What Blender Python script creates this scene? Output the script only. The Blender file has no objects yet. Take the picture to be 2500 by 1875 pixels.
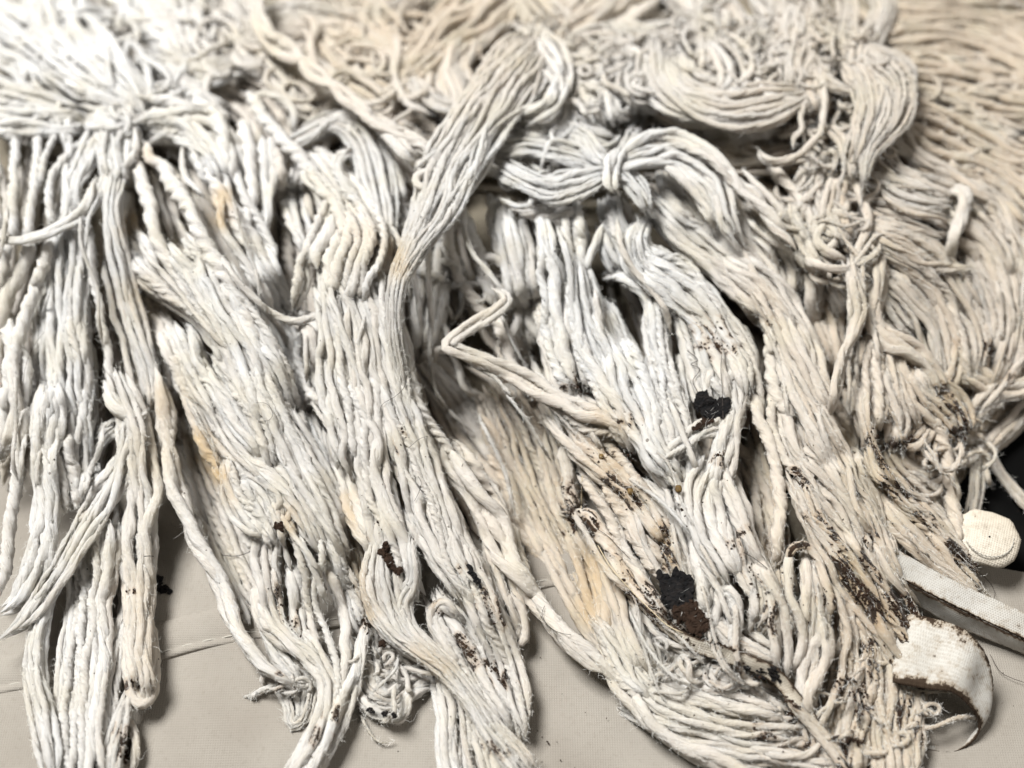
import bpy, math, random
import numpy as np
from mathutils import Vector, noise
R = math.radians
random.seed(7); rng = np.random.default_rng(11)
sc = bpy.context.scene
COL = sc.collection

# ------------------------------------------------------------------ camera
PITCH = R(33)                     # tilt away from straight down
AIM = Vector((0, 0, 0.018)); DIST = 0.41; HFOV = R(43)
cam = bpy.data.cameras.new('camera'); camo = bpy.data.objects.new('camera', cam); COL.objects.link(camo)
view = Vector((0, math.sin(PITCH), -math.cos(PITCH)))
camo.location = AIM - view * DIST
camo.rotation_euler = (PITCH, 0, 0)
cam.sensor_width = 36; cam.lens = 18 / math.tan(HFOV / 2)
cam.clip_start = 0.01; cam.clip_end = 50
cam.dof.use_dof = True; cam.dof.focus_distance = 0.376; cam.dof.aperture_fstop = 4.9
sc.camera = camo
# ------------------------------------------------------------------ light
w = bpy.data.worlds.new('World'); sc.world = w; w.use_nodes = True
bg = w.node_tree.nodes['Background']; bg.inputs[0].default_value = (1.0, 0.955, 0.87, 1); bg.inputs[1].default_value = 0.17
def area(name, loc, target, size, power, color):
    l = bpy.data.lights.new(name, 'AREA'); l.shape = 'RECTANGLE'; l.size, l.size_y = size; l.energy = power; l.color = color
    o = bpy.data.objects.new(name, l); COL.objects.link(o); o.location = loc
    o.rotation_euler = (Vector(target) - Vector(loc)).to_track_quat('-Z', 'Y').to_euler()
area('window_light', (-1.05, 0.70, 2.15), (0.0, -0.02, 0.0), (0.9, 0.9), 158, (1.0, 0.985, 0.945))
area('fill_light', (1.1, -0.1, 1.1), (0.05, 0, 0), (0.6, 0.6), 4.5, (1.0, 0.93, 0.84))  # added warm fill from the right, no particular lamp
sc.view_settings.view_transform = 'Standard'; sc.view_settings.look = 'None'
sc.view_settings.exposure = -0.28; sc.view_settings.gamma = 1.0
sc.render.engine = 'CYCLES'
sc.cycles.use_denoising = True; sc.cycles.max_bounces = 7; sc.cycles.diffuse_bounces = 5
sc.cycles.transmission_bounces = 3; sc.cycles.use_adaptive_sampling = True; sc.cycles.adaptive_threshold = 0.02

# ------------------------------------------------------------------ photo pixel (2500 x 1875) -> point at height z
CP = np.array(camo.location); TH = math.tan(HFOV / 2)
FW = np.array(view); RT = np.array((1.0, 0, 0)); UP = np.cross(RT, FW)
def world(px, py, z):
    px, py, z = np.broadcast_arrays(np.asarray(px, float), np.asarray(py, float), np.asarray(z, float))
    a = (px - 1250) / 1250 * TH; b = (937.5 - py) / 1250 * TH
    d = FW + a[..., None] * RT + b[..., None] * UP
    t = (z - CP[2]) / d[..., 2]
    return CP + d * t[..., None], t
def mpp(t): return t * TH / 1250            # metres per photo pixel at ray depth t
QO = {1: (0, 0), 2: (1250, 0), 3: (0, 935), 4: (1250, 935)}; QS = 1250 / 2206
def sstep(x): x = np.clip(x, 0, 1); return x * x * (3 - 2 * x)
RIDGES = [([(480, 560), (600, 850), (720, 1150), (760, 1350)], 120, .008), ([(860, 650), (930, 950), (1010, 1250), (1180, 1480)], 135, .009),
          ([(1480, 600), (1600, 900), (1750, 1200), (1900, 1450)], 230, .006), ([(80, 500), (100, 900), (150, 1300)], 160, .005), ([(2050, 700), (2080, 1000)], 170, .005)]
def _q(q, t): return [(QO[q][0] + float(a.split(',')[0]) * QS, QO[q][1] + float(a.split(',')[1]) * QS) for a in t.split()]
TROUGHS = [(_q(1, "1240,820 1215,1050 1215,1380 1290,1750"), 24, -.013), (_q(3, "1330,150 1440,350 1490,600 1540,850 1570,1000"), 26, -.013),
           (_q(3, "705,150 760,350 850,560 960,800 1040,980"), 30, -.011), (_q(1, "620,1280 680,1450 700,1659"), 20, -.008),
           (_q(3, "1960,120 2120,380 2250,650 2330,900 2420,1050"), 36, -.009), (_q(1, "1800,1560 1900,1700 2010,1900"), 30, -.010),
           (_q(2, "1215,1080 1250,1300 1330,1560 1400,1760"), 26, -.013), (_q(2, "1500,1430 1460,1600 1420,1780 1440,1950"), 24, -.013),
           (_q(2, "600,960 740,1080 880,1220 960,1330"), 22, -.009), (_q(4, "1000,260 1080,500 1100,760"), 20, -.008),
           (_q(2, "430,1230 480,1330 540,1480"), 26, -.010), (_q(2, "60,1330 70,1480 100,1600"), 28, -.011), (_q(2, "560,520 800,560 1100,580"), 30, -.016),
           (_q(1, "60,210 200,330 360,500"), 20, -.014), (_q(1, "180,1250 160,1500 190,1659"), 13, -.007), (_q(3, "390,-60 400,150 380,380"), 22, -.010),
           (_q(1, "560,820 560,980 600,1100"), 16, -.010), (_q(3, "1240,1080 1230,950 1230,700"), 14, -.006), (_q(4, "1250,760 1240,950"), 10, -.005),
           (_q(4, "1500,300 1560,480 1620,650"), 22, -.009), (_q(4, "650,780 660,640 560,480"), 10, -.004), (_q(1, "1800,700 1850,640 1790,560"), 22, -.004)]
def H(px, py, troughs=True):                              # height of the mop's surface in metres
    h = 0.005 + 0.034 * sstep((1680 - py) / 1350)
    h = h + 0.011 * np.exp(-((px - 1900) / 420) ** 2 - ((py - 1450) / 420) ** 2)
    h = h - 0.010 * sstep((px - 2150) / 350) * sstep((1500 - py) / 500) - 0.012 * sstep((260 - py) / 300)
    h = h - 0.004 * np.exp(-((px - 1330 - (py - 1100) * 0.25) / 110) ** 2) * sstep((py - 950) / 200) * sstep((1550 - py) / 200)
    h = h - .0045 * sstep((py - 450) / 350)
    for (pl, sg, am) in (RIDGES + TROUGHS if troughs else RIDGES):
        d2 = np.full(np.shape(px), 1e9)
        for (ax, ay), (bx, by) in zip(pl[:-1], pl[1:]):
            t = np.clip(((px - ax) * (bx - ax) + (py - ay) * (by - ay)) / ((bx - ax) ** 2 + (by - ay) ** 2), 0, 1)
            d2 = np.minimum(d2, (px - ax - t * (bx - ax)) ** 2 + (py - ay - t * (by - ay)) ** 2)
        h = h + am * np.exp(-d2 / sg ** 2)
    return np.maximum(h, 0.004)

# ------------------------------------------------------------------ materials
def newmat(name):
    m = bpy.data.materials.new(name); m.use_nodes = True; nt = m.node_tree; nt.nodes.clear()
    return m, nt, (lambda t, **k: _node(nt, t, k)), nt.links.new
def _node(nt, t, k):
    n = nt.nodes.new(t)
    for a, v in k.items(): setattr(n, a, v)
    return n
def mixc(N, L, fac, a, b, mode='MIX'):
    n = N('ShaderNodeMix', data_type='RGBA', blend_type=mode)
    for sock, v in ((n.inputs[0], fac), (n.inputs[6], a), (n.inputs[7], b)):
        if hasattr(v, 'links') or hasattr(v, 'is_output'): L(v, sock)
        else: sock.default_value = v
    return n.outputs[2]
def mth(N, L, op, a, b=0.0, c=None, clamp=False):
    n = N('ShaderNodeMath', operation=op, use_clamp=clamp)
    for i, v in enumerate((a, b) if c is None else (a, b, c)):
        if hasattr(v, 'is_output'): L(v, n.inputs[i])
        else: n.inputs[i].default_value = v
    return n.outputs[0]
def rampv(N, L, v, lo, hi):
    n = N('ShaderNodeMapRange'); n.interpolation_type = 'SMOOTHSTEP'; L(v, n.inputs[0]); n.inputs[1].default_value = lo; n.inputs[2].default_value = hi
    return n.outputs[0]
def noi(N, L, vec, scale, detail=3, rough=.55):
    n = N('ShaderNodeTexNoise'); n.inputs['Scale'].default_value = scale; n.inputs['Detail'].default_value = detail; n.inputs['Roughness'].default_value = rough
    L(vec, n.inputs['Vector']); return n.outputs[0]

def yarn_material():
    m, nt, N, L = newmat('soiled_cotton_yarn')
    fib = N('ShaderNodeAttribute', attribute_name='fib').outputs['Vector']
    soil = N('ShaderNodeAttribute', attribute_name='soil')
    sep = N('ShaderNodeSeparateColor'); L(soil.outputs['Color'], sep.inputs[0])
    warm, yel, dirt = sep.outputs
    pos = N('ShaderNodeTexCoord').outputs['Object']
    mp = N('ShaderNodeMapping'); mp.inputs['Scale'].default_value = (1, 1, 0.16); L(fib, mp.inputs[0])
    fine = noi(N, L, mp.outputs[0], 3.6, 4, .65)
    lump = noi(N, L, fib, 1.1, 2)
    blot = noi(N, L, pos, 60, 3)
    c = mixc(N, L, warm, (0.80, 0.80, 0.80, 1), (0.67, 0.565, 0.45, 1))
    wv = rampv(N, L, blot, .42, .68)
    c = mixc(N, L, mth(N, L, 'MULTIPLY', wv, 0.42), c, (0.66, 0.60, 0.455, 1))
    c = mixc(N, L, mth(N, L, 'MULTIPLY', rampv(N, L, fine, .52, .30), .42), c, (0.58, 0.54, 0.46, 1))
    c = mixc(N, L, mth(N, L, 'MULTIPLY', yel, mth(N, L, 'ADD', 0.55, mth(N, L, 'MULTIPLY', lump, .7)), clamp=True), c, (0.60, 0.44, 0.24, 1))
    # earth caught in the fibres: broken crumbs with ragged outlines
    dn = noi(N, L, pos, 420, 5, .75); dn2 = noi(N, L, mp.outputs[0], 1.9, 4, .7)
    dd = mth(N, L, 'ADD', mth(N, L, 'MULTIPLY', dn, .6), mth(N, L, 'MULTIPLY', dn2, .4))
    dm = rampv(N, L, mth(N, L, 'ADD', dd, mth(N, L, 'MULTIPLY', dirt, .42)), .76, .80)
    halo = mth(N, L, 'MULTIPLY', rampv(N, L, mth(N, L, 'ADD', dd, mth(N, L, 'MULTIPLY', dirt, .42)), .56, .78), .45)
    c = mixc(N, L, mth(N, L, 'MULTIPLY', halo, rampv(N, L, dirt, .05, .4)), c, (0.40, 0.26, 0.14, 1))
    dcol = mixc(N, L, rampv(N, L, noi(N, L, pos, 260, 2), .45, .6), (0.035, 0.022, 0.014, 1), (0.055, 0.030, 0.016, 1))
    c = mixc(N, L, mth(N, L, 'MULTIPLY', dm, rampv(N, L, dirt, .02, .12)), c, dcol)
    # stray dark motes over all the cotton
    mo = N('ShaderNodeTexVoronoi'); mo.inputs['Scale'].default_value = 190; L(pos, mo.inputs['Vector'])
    mote = mth(N, L, 'LESS_THAN', mo.outputs['Distance'], mth(N, L, 'SUBTRACT', mth(N, L, 'MULTIPLY', noi(N, L, pos, 90, 2), .30), .11))
    c = mixc(N, L, mth(N, L, 'MULTIPLY', mote, .7), c, (0.10, 0.075, 0.05, 1))
    d = N('ShaderNodeBsdfPrincipled'); L(c, d.inputs['Base Color']); d.inputs['Roughness'].default_value = .85
    d.inputs['Specular IOR Level'].default_value = .12
    d.inputs['Subsurface Weight'].default_value = .5; d.inputs['Subsurface Radius'].default_value = (1.0, .95, .88); d.inputs['Subsurface Scale'].default_value = .0010
    d.inputs['Sheen Weight'].default_value = .18; d.inputs['Sheen Roughness'].default_value = .5
    bump = N('ShaderNodeBump'); bump.inputs['Strength'].default_value = .9; bump.inputs['Distance'].default_value = .0012
    hh = mth(N, L, 'ADD', mth(N, L, 'MULTIPLY', fine, .6), mth(N, L, 'MULTIPLY', noi(N, L, fib, 2.6, 4, .7), .55))
    hh = mth(N, L, 'ADD', hh, mth(N, L, 'MULTIPLY', dm, .35))
    L(hh, bump.inputs['Height']); L(bump.outputs[0], d.inputs['Normal'])
    tr = N('ShaderNodeBsdfTranslucent'); L(c, tr.inputs[0]); L(bump.outputs[0], tr.inputs['Normal'])
    mx = N('ShaderNodeMixShader'); mx.inputs[0].default_value = .17; L(d.outputs[0], mx.inputs[1]); L(tr.outputs[0], mx.inputs[2])
    o = N('ShaderNodeOutputMaterial'); L(mx.outputs[0], o.inputs[0]); return m
MY = yarn_material()

def simple(name, col, rough=.9, bump=None, col2=None, sc2=200, spec=.2):
    m, nt, N, L = newmat(name); d = N('ShaderNodeBsdfPrincipled'); pos = N('ShaderNodeTexCoord').outputs['Object']
    if col2: L(mixc(N, L, rampv(N, L, noi(N, L, pos, sc2, 4), .4, .62), (*col, 1), (*col2, 1)), d.inputs['Base Color'])
    else: d.inputs['Base Color'].default_value = (*col, 1)
    d.inputs['Roughness'].default_value = rough; d.inputs['Specular IOR Level'].default_value = spec
    if bump:
        b = N('ShaderNodeBump'); b.inputs['Strength'].default_value = .8; b.inputs['Distance'].default_value = bump[1]
        L(noi(N, L, pos, bump[0], 4, .7), b.inputs['Height']); L(b.outputs[0], d.inputs['Normal'])
    L(d.outputs[0], N('ShaderNodeOutputMaterial').inputs[0]); return m
M_BLACK = simple('black_charred_crust', (.007, .007, .008), .85, (2500, .0004), (.014, .012, .012), 700)
M_BROWN = simple('brown_earth_crust', (.024, .014, .009), .85, (2500, .0004), (.034, .019, .012), 500)
M_SEED = simple('ochre_seed_husk', (.17, .11, .04), .6, (900, .0002), (.09, .055, .02), 900)
M_HAIR = simple('dark_hair_fibre', (.05, .04, .035), .5)
M_PALE = simple('pale_straw_fibre', (.62, .52, .36), .5)
M_TABLE = simple('black_table_top', (.004, .004, .004), .95, None, (.007, .007, .007), 30, 0.02)
M_LINT = simple('cotton_lint', (.80, .79, .76), .9)
M_GAP = simple('dark_gap_sheet', (.26, .23, .18), .95, (800, .0005), (.18, .155, .12), 90)  # sheet below the yarns, coloured dark for the shaded gaps
M_THREAD = simple('sewing_thread', (.42, .40, .36), .8)

def weave_material(name, c1, c2, pitch, attr=None, depth=.00012, con=.25):
    m, nt, N, L = newmat(name)
    tc = N('ShaderNodeUVMap').outputs[0] if attr else N('ShaderNodeTexCoord').outputs['Object']
    pos = N('ShaderNodeTexCoord').outputs['Object']
    sx = N('ShaderNodeSeparateXYZ'); L(tc, sx.inputs[0])
    k = 2 * math.pi / pitch
    nz = noi(N, L, pos, 150, 2)
    def sine(v, off): return mth(N, L, 'SINE', mth(N, L, 'ADD', mth(N, L, 'MULTIPLY', v, k), mth(N, L, 'MULTIPLY', nz, off)))
    a, b = sine(sx.outputs[0], 2.2), sine(sx.outputs[1], 2.6)
    h = mth(N, L, 'MAXIMUM', mth(N, L, 'MULTIPLY', a, 1.0), mth(N, L, 'MULTIPLY', b, .9))
    big = rampv(N, L, noi(N, L, pos, 16, 4), .35, .7)
    c = mixc(N, L, big, (*c1, 1), (*c2, 1))
    c = mixc(N, L, mth(N, L, 'MULTIPLY', rampv(N, L, h, .2, -.8), con), c, (c2[0] * .6, c2[1] * .58, c2[2] * .54, 1))
    mott = noi(N, L, pos, 700, 3, .7); c = mixc(N, L, mth(N, L, 'MULTIPLY', rampv(N, L, mott, .5, .75), .25), c, (c2[0] * .7, c2[1] * .68, c2[2] * .64, 1))
    if attr:
        at = N('ShaderNodeAttribute', attribute_name='soil'); se = N('ShaderNodeSeparateColor'); L(at.outputs['Color'], se.inputs[0])
        v = mth(N, L, 'ADD', mth(N, L, 'MULTIPLY', noi(N, L, pos, 450, 5, .75), 1.0), mth(N, L, 'MULTIPLY', se.outputs[2], .42))
        c = mixc(N, L, mth(N, L, 'MULTIPLY', rampv(N, L, v, .55, .8), rampv(N, L, se.outputs[2], .02, .5)), c, (.30, .245, .185, 1))
        c = mixc(N, L, mth(N, L, 'MULTIPLY', rampv(N, L, v, .76, .80), rampv(N, L, se.outputs[2], .02, .1)), c, (.04, .025, .015, 1))
    d = N('ShaderNodeBsdfPrincipled'); L(c, d.inputs['Base Color']); d.inputs['Roughness'].default_value = .8; d.inputs['Specular IOR Level'].default_value = .25
    bp = N('ShaderNodeBump'); bp.inputs['Strength'].default_value = .7; bp.inputs['Distance'].default_value = depth
    L(mth(N, L, 'ADD', h, mth(N, L, 'MULTIPLY', mott, 1.5)), bp.inputs['Height']); L(bp.outputs[0], d.inputs['Normal'])
    L(d.outputs[0], N('ShaderNodeOutputMaterial').inputs[0]); return m
M_CANVAS = weave_material('cotton_canvas', (.33, .305, .272), (.265, .24, .21), .00070, depth=.00007, con=.16)
M_TAPE2 = weave_material('soiled_cotton_tape', (.66, .62, .55), (.54, .48, .39), .00075, attr=True, depth=.00009, con=.12)
M_TAPE = weave_material('woven_cotton_tape', (.58, .57, .55), (.47, .45, .41), .00075, attr=True, depth=.00009, con=.12)

# ------------------------------------------------------------------ object helpers
def tag(o, label=None, cat=None, group=None, kind=None):
    if label: o['label'] = label
    if cat: o['category'] = cat
    if group: o['group'] = group
    if kind: o['kind'] = kind
    return o
def mesh_obj(name, V, F, mat, parent=None, smooth=True, attrs=None, tri=False, uv=None):
    V = np.asarray(V, np.float32); F = np.asarray(F, np.int32); k = F.shape[1]
    me = bpy.data.meshes.new(name)
    me.vertices.add(len(V)); me.vertices.foreach_set('co', V.ravel())
    me.loops.add(F.size); me.loops.foreach_set('vertex_index', F.ravel())
    me.polygons.add(len(F)); me.polygons.foreach_set('loop_start', np.arange(0, F.size, k, dtype=np.int32))
    me.polygons.foreach_set('use_smooth', np.full(len(F), smooth))
    me.update(calc_edges=True)
    if attrs:
        for an, typ, arr in attrs:
            at = me.attributes.new(an, typ, 'POINT')
            at.data.foreach_set('color' if typ == 'FLOAT_COLOR' else 'vector', np.asarray(arr, np.float32).ravel())
    if uv is not None:
        ul = me.uv_layers.new(name='UVMap'); ul.data.foreach_set('uv', np.asarray(uv, np.float32)[F.ravel()].ravel())
    me.materials.append(mat)
    o = bpy.data.objects.new(name, me); COL.objects.link(o)
    if parent: o.parent = parent
    return o
def empty(name, loc=(0, 0, 0)):
    o = bpy.data.objects.new(name, None); COL.objects.link(o); o.location = loc; o.empty_display_size = .01; return o

# ------------------------------------------------------------------ soil map, traced where the photograph shows it
DIRT = []     # x, y, radius, strength (photo px)
YEL = []
def _pts(q, s):
    ox, oy = QO[q]; out = []
    for tok in s.split():
        v = [float(a) for a in tok.split(',')]; out.append([ox + v[0] * QS, oy + v[1] * QS] + v[2:])
    return out
def soil_line(lst, q, s, rad, st):
    p = _pts(q, s)
    if len(p) == 1: lst.append((p[0][0], p[0][1], rad, st)); return
    for a, b in zip(p[:-1], p[1:]):
        n = max(1, int(math.hypot(b[0] - a[0], b[1] - a[1]) / (rad * .7)))
        for i in range(n + 1):
            f = i / n; lst.append((a[0] + (b[0] - a[0]) * f, a[1] + (b[1] - a[1]) * f, rad, st))
for q, s, rad, st in [
    (4, "290,240 380,320 460,290 520,340", 16, .62), (4, "430,400 500,460 545,520", 20, .95), (4, "640,620 660,690 690,780", 15, .85),
    (4, "225,440 260,470 240,540", 17, .8), (4, "235,560 300,540 350,580 380,630", 13, 1.0), (4, "240,580 260,640", 12, .9),
    (4, "380,700 430,740 490,880", 12, .6), (4, "560,860 620,970 690,1050", 9, .9), (4, "500,890 560,960 650,1030 790,1130", 8, 1.0),
    (4, "700,1040 850,1120 980,1150", 8, .9), (4, "980,1215 1060,1250 1160,1275", 14, 1.1), (4, "1180,1300 1200,1370 1220,1400", 14, .95),
    (4, "1190,1430 1210,1450", 13, 1.0), (4, "1270,1560 1300,1545", 14, 1.0), (4, "1040,1500 1130,1535", 12, .85),
    (4, "1215,375 1240,400 1265,440", 10, 1.0), (4, "1270,570 1310,600", 9, .8), (4, "1340,560 1370,620 1385,690", 12, .85),
    (4, "1405,720 1420,740", 11, 1.0), (4, "1480,740 1530,800 1580,850", 12, .85), (4, "1545,650 1560,700", 10, .9),
    (4, "1190,745 1230,705 1280,700", 10, 1.0), (4, "1340,900 1360,950", 10, .85), (4, "1100,950 1120,1010 1125,1080", 9, 1.0),
    (4, "1410,760 1440,830 1500,930 1610,1010", 12, 1.15), (4, "1610,915 1650,980 1700,1050", 11, 1.1), (4, "1700,1090 1740,1200 1765,1310", 9, 1.05),
    (4, "1700,920 1750,1020 1790,1130 1850,1190 1900,1200", 11, 1.1), (4, "1770,1070 1820,1220 1870,1290", 9, 1.05),
    (4, "1520,1150 1560,1110", 14, .85), (4, "1545,1150 1530,1280 1500,1400 1470,1540", 11, .82), (4, "1650,1190 1695,1260", 9, .95),
    (4, "1640,1490 1660,1430 1690,1370", 12, .95), (4, "1465,1290 1470,1350", 10, 1.0), (4, "1390,1530 1440,1560 1490,1540", 12, .9),
    (4, "1440,1570 1430,1659", 16, .9), (4, "1755,1470 1770,1560", 9, .95), (4, "1000,640 980,660", 10, .9), (4, "930,690 960,710", 9, .8),
    (4, "980,700 1040,820 1090,920", 22, .55), (4, "880,300 890,350", 11, .9), (4, "240,0 280,30", 10, .95), (4, "480,160 540,180", 8, 1.0),
    (4, "1880,690 1930,740 2000,790", 14, 1.0), (4, "1610,420 1650,440 1700,490", 13, 1.0), (4, "1740,560 1790,590 1845,620", 11, .85),
    (4, "1560,200 1580,300 1610,400", 11, .8), (4, "1840,20 1860,80 1880,140", 12, .9), (4, "1900,100 1950,150 1960,190", 13, 1.0),
    (4, "1900,210 1940,230", 16, 1.1), (4, "1620,270 1670,255", 11, 1.0), (4, "1690,280 1720,230", 12, 1.0), (4, "1560,1390 1520,1420", 10, .9),
    (4, "1400,1250 1420,1330", 9, .8), (4, "980,640 1200,1000 1500,1500", 60, .28), (4, "1500,1000 1650,1500", 110, .34), (4, "350,350 600,700", 80, .30),
    (4, "1000,1210 700,1240 900,1300", 45, .35), (4, "2000,870 2040,930", 9, .8), (4, "120,1530 180,1570", 12, .7),
    (2, "1075,1365 1040,1400 1020,1440", 10, 1.1), (2, "870,1380 885,1450", 9, .9), (2, "900,1470 900,1520", 11, 1.0), (2, "820,1485 890,1500", 8, .9),
    (2, "940,1505 970,1510", 8, .9), (2, "800,1390 830,1430", 12, .7), (2, "1110,1380 1120,1440", 10, .5), (2, "2055,1495 2060,1520", 13, 1.2),
    (2, "1910,1480 1900,1520", 14, .5), (2, "1870,1650 1870,1690", 12, .8), (2, "2100,1640 2200,1620", 13, .6),
    (3, "1995,1090 2020,1120 2035,1170", 13, .95), (3, "2050,1210 2110,1220 2150,1270 2200,1310", 12, .95), (3, "1960,800 1990,810", 9, .85),
    (3, "2070,900 2110,970 2150,1060", 10, .75), (3, "1180,880 1230,1000 1280,1080", 11, .8), (3, "1190,1280 1200,1310", 9, .9),
    (3, "565,1290 575,1310", 10, 1.1), (3, "525,1490 530,1640", 13, .9), (3, "1440,1410 1420,1450", 9, 1.0), (3, "1380,1500 1350,1560", 9, .8),
    (3, "1890,970 1900,1000", 9, .7), (3, "1570,1000 1590,1060", 10, .8), (3, "1640,610 1625,660", 8, .7), (3, "1740,300 1735,160", 6, .7),
    (3, "570,900", 9, .9), (3, "2100,1560 2180,1600", 12, .8)]:
    soil_line(DIRT, q, s, rad, st)
for q, s, rad, st in [
    (3, "860,240 890,280", 28, .85), (3, "900,320 950,400", 30, .95), (3, "960,420 990,500", 22, .5), (1, "570,940 560,990", 20, .8), (1, "640,680", 22, .5),
    (1, "965,850 960,960", 20, .85), (1, "600,1270 660,1330", 40, .45), (1, "1700,1080 1720,1160", 26, .7), (3, "600,900 640,1100 620,1340", 60, .30),
    (3, "1240,560 1250,620", 22, .6), (3, "1500,500 1560,900 1600,1000", 18, .6), (3, "1800,1150 1920,1230", 25, .45), (3, "690,50 700,120", 28, .4),
    (4, "340,780 350,900 330,1000", 40, .75), (4, "480,880 450,980", 40, .35), (4, "150,1560 220,1640", 50, .65), (4, "420,380 520,480", 40, .40),
    (4, "640,640 680,760", 22, .7), (4, "1560,300 1620,420", 40, .3), (4, "1450,800 1600,1000", 36, .5), (4, "1680,950 1760,1200", 26, .45),
    (4, "400,160 480,180", 40, .40), (1, "1500,1000 1600,1010", 40, .30), (2, "1080,1300", 40, .2), (4, "1900,100 1950,180", 40, .45), (3, "780,150 700,300", 60, .22)]:
    soil_line(YEL, q, s, rad, st)
DIRT = np.array(DIRT); YEL = np.array(YEL)
def splat(P, lst):
    """largest soil weight at each photo position; coarse grid so that it stays quick"""
    x, y = P[..., 0].ravel(), P[..., 1].ravel(); out = np.zeros(len(x))
    x0, x1, y0, y1 = x.min() - 1, x.max() + 1, y.min() - 1, y.max() + 1
    for (a, b, r, s) in lst:
        if a + 2.2 * r < x0 or a - 2.2 * r > x1 or b + 2.2 * r < y0 or b - 2.2 * r > y1: continue
        v = s * np.exp(-((x - a) ** 2 + (y - b) ** 2) / (r * r) * .8); np.maximum(out, v, out)
    return out.reshape(P.shape[:-1])
def warmth(px, py):                                 # yellowing of the cotton, with the light's cool-to-warm cast painted in
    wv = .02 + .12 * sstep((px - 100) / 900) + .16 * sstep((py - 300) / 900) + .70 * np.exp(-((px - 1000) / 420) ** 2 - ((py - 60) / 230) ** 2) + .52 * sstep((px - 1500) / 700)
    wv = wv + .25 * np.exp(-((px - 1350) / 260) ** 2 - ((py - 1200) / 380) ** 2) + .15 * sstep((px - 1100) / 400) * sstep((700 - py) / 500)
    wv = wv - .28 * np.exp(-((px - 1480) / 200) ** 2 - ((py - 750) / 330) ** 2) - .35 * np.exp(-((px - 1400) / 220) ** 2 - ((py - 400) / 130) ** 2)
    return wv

# ------------------------------------------------------------------ yarn sweep
class Acc:
    def __init__(s): s.V = []; s.F = []; s.fib = []; s.soil = []; s.n = 0
    def add(s, V, F, fib, soil): s.V.append(V); s.F.append(F + s.n); s.fib.append(fib); s.soil.append(soil); s.n += len(V)
    def build(s, name, parent, **k):
        if not s.V: return None
        return mesh_obj(name, np.concatenate(s.V), np.concatenate(s.F), MY, parent,
                        attrs=[('fib', 'FLOAT_VECTOR', np.concatenate(s.fib)), ('soil', 'FLOAT_COLOR', np.concatenate(s.soil))])
TOP = []        # ring centres of visible yarns for placing crumbs, lint and hairs: x, y, z, r, px, py, tangent
def smooth_noise(n, step, amp, cyc):
    """smooth random signal of n samples, one knot per `cyc` px"""
    k = max(4, int(n * step / cyc) + 4); kn = rng.normal(0, 1, k); t = np.linspace(0, k - 3.001, n) + 1; i = t.astype(int); f = t - i
    f = f * f * (3 - 2 * f); j = np.minimum(i + 1, k - 1); return amp * (kn[i] * (1 - f) + kn[j] * f)
def catmull(P, step):
    P = np.asarray(P, float)
    if len(P) == 2: P = np.array([P[0], (P[0] + P[1]) / 2, P[1]])
    E = np.vstack([2 * P[0] - P[1], P, 2 * P[-1] - P[-2]]); out = []
    for i in range(1, len(E) - 2):
        a, b, c, d = E[i - 1], E[i], E[i + 1], E[i + 2]; t = np.linspace(0, 1, 24, endpoint=False)[:, None]
        out.append(.5 * ((2 * b) + (c - a) * t + (2 * a - 5 * b + 4 * c - d) * t ** 2 + (3 * b - a - 3 * c + d) * t ** 3))
    out.append(P[-1:]); Q = np.vstack(out)
    L = np.r_[0, np.cumsum(np.hypot(*np.diff(Q[:, :2], axis=0).T))]
    n = max(6, int(L[-1] / step)); s = np.linspace(0, L[-1], n)
    return np.stack([np.interp(s, L, Q[:, k]) for k in range(Q.shape[1])], 1), s
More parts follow.
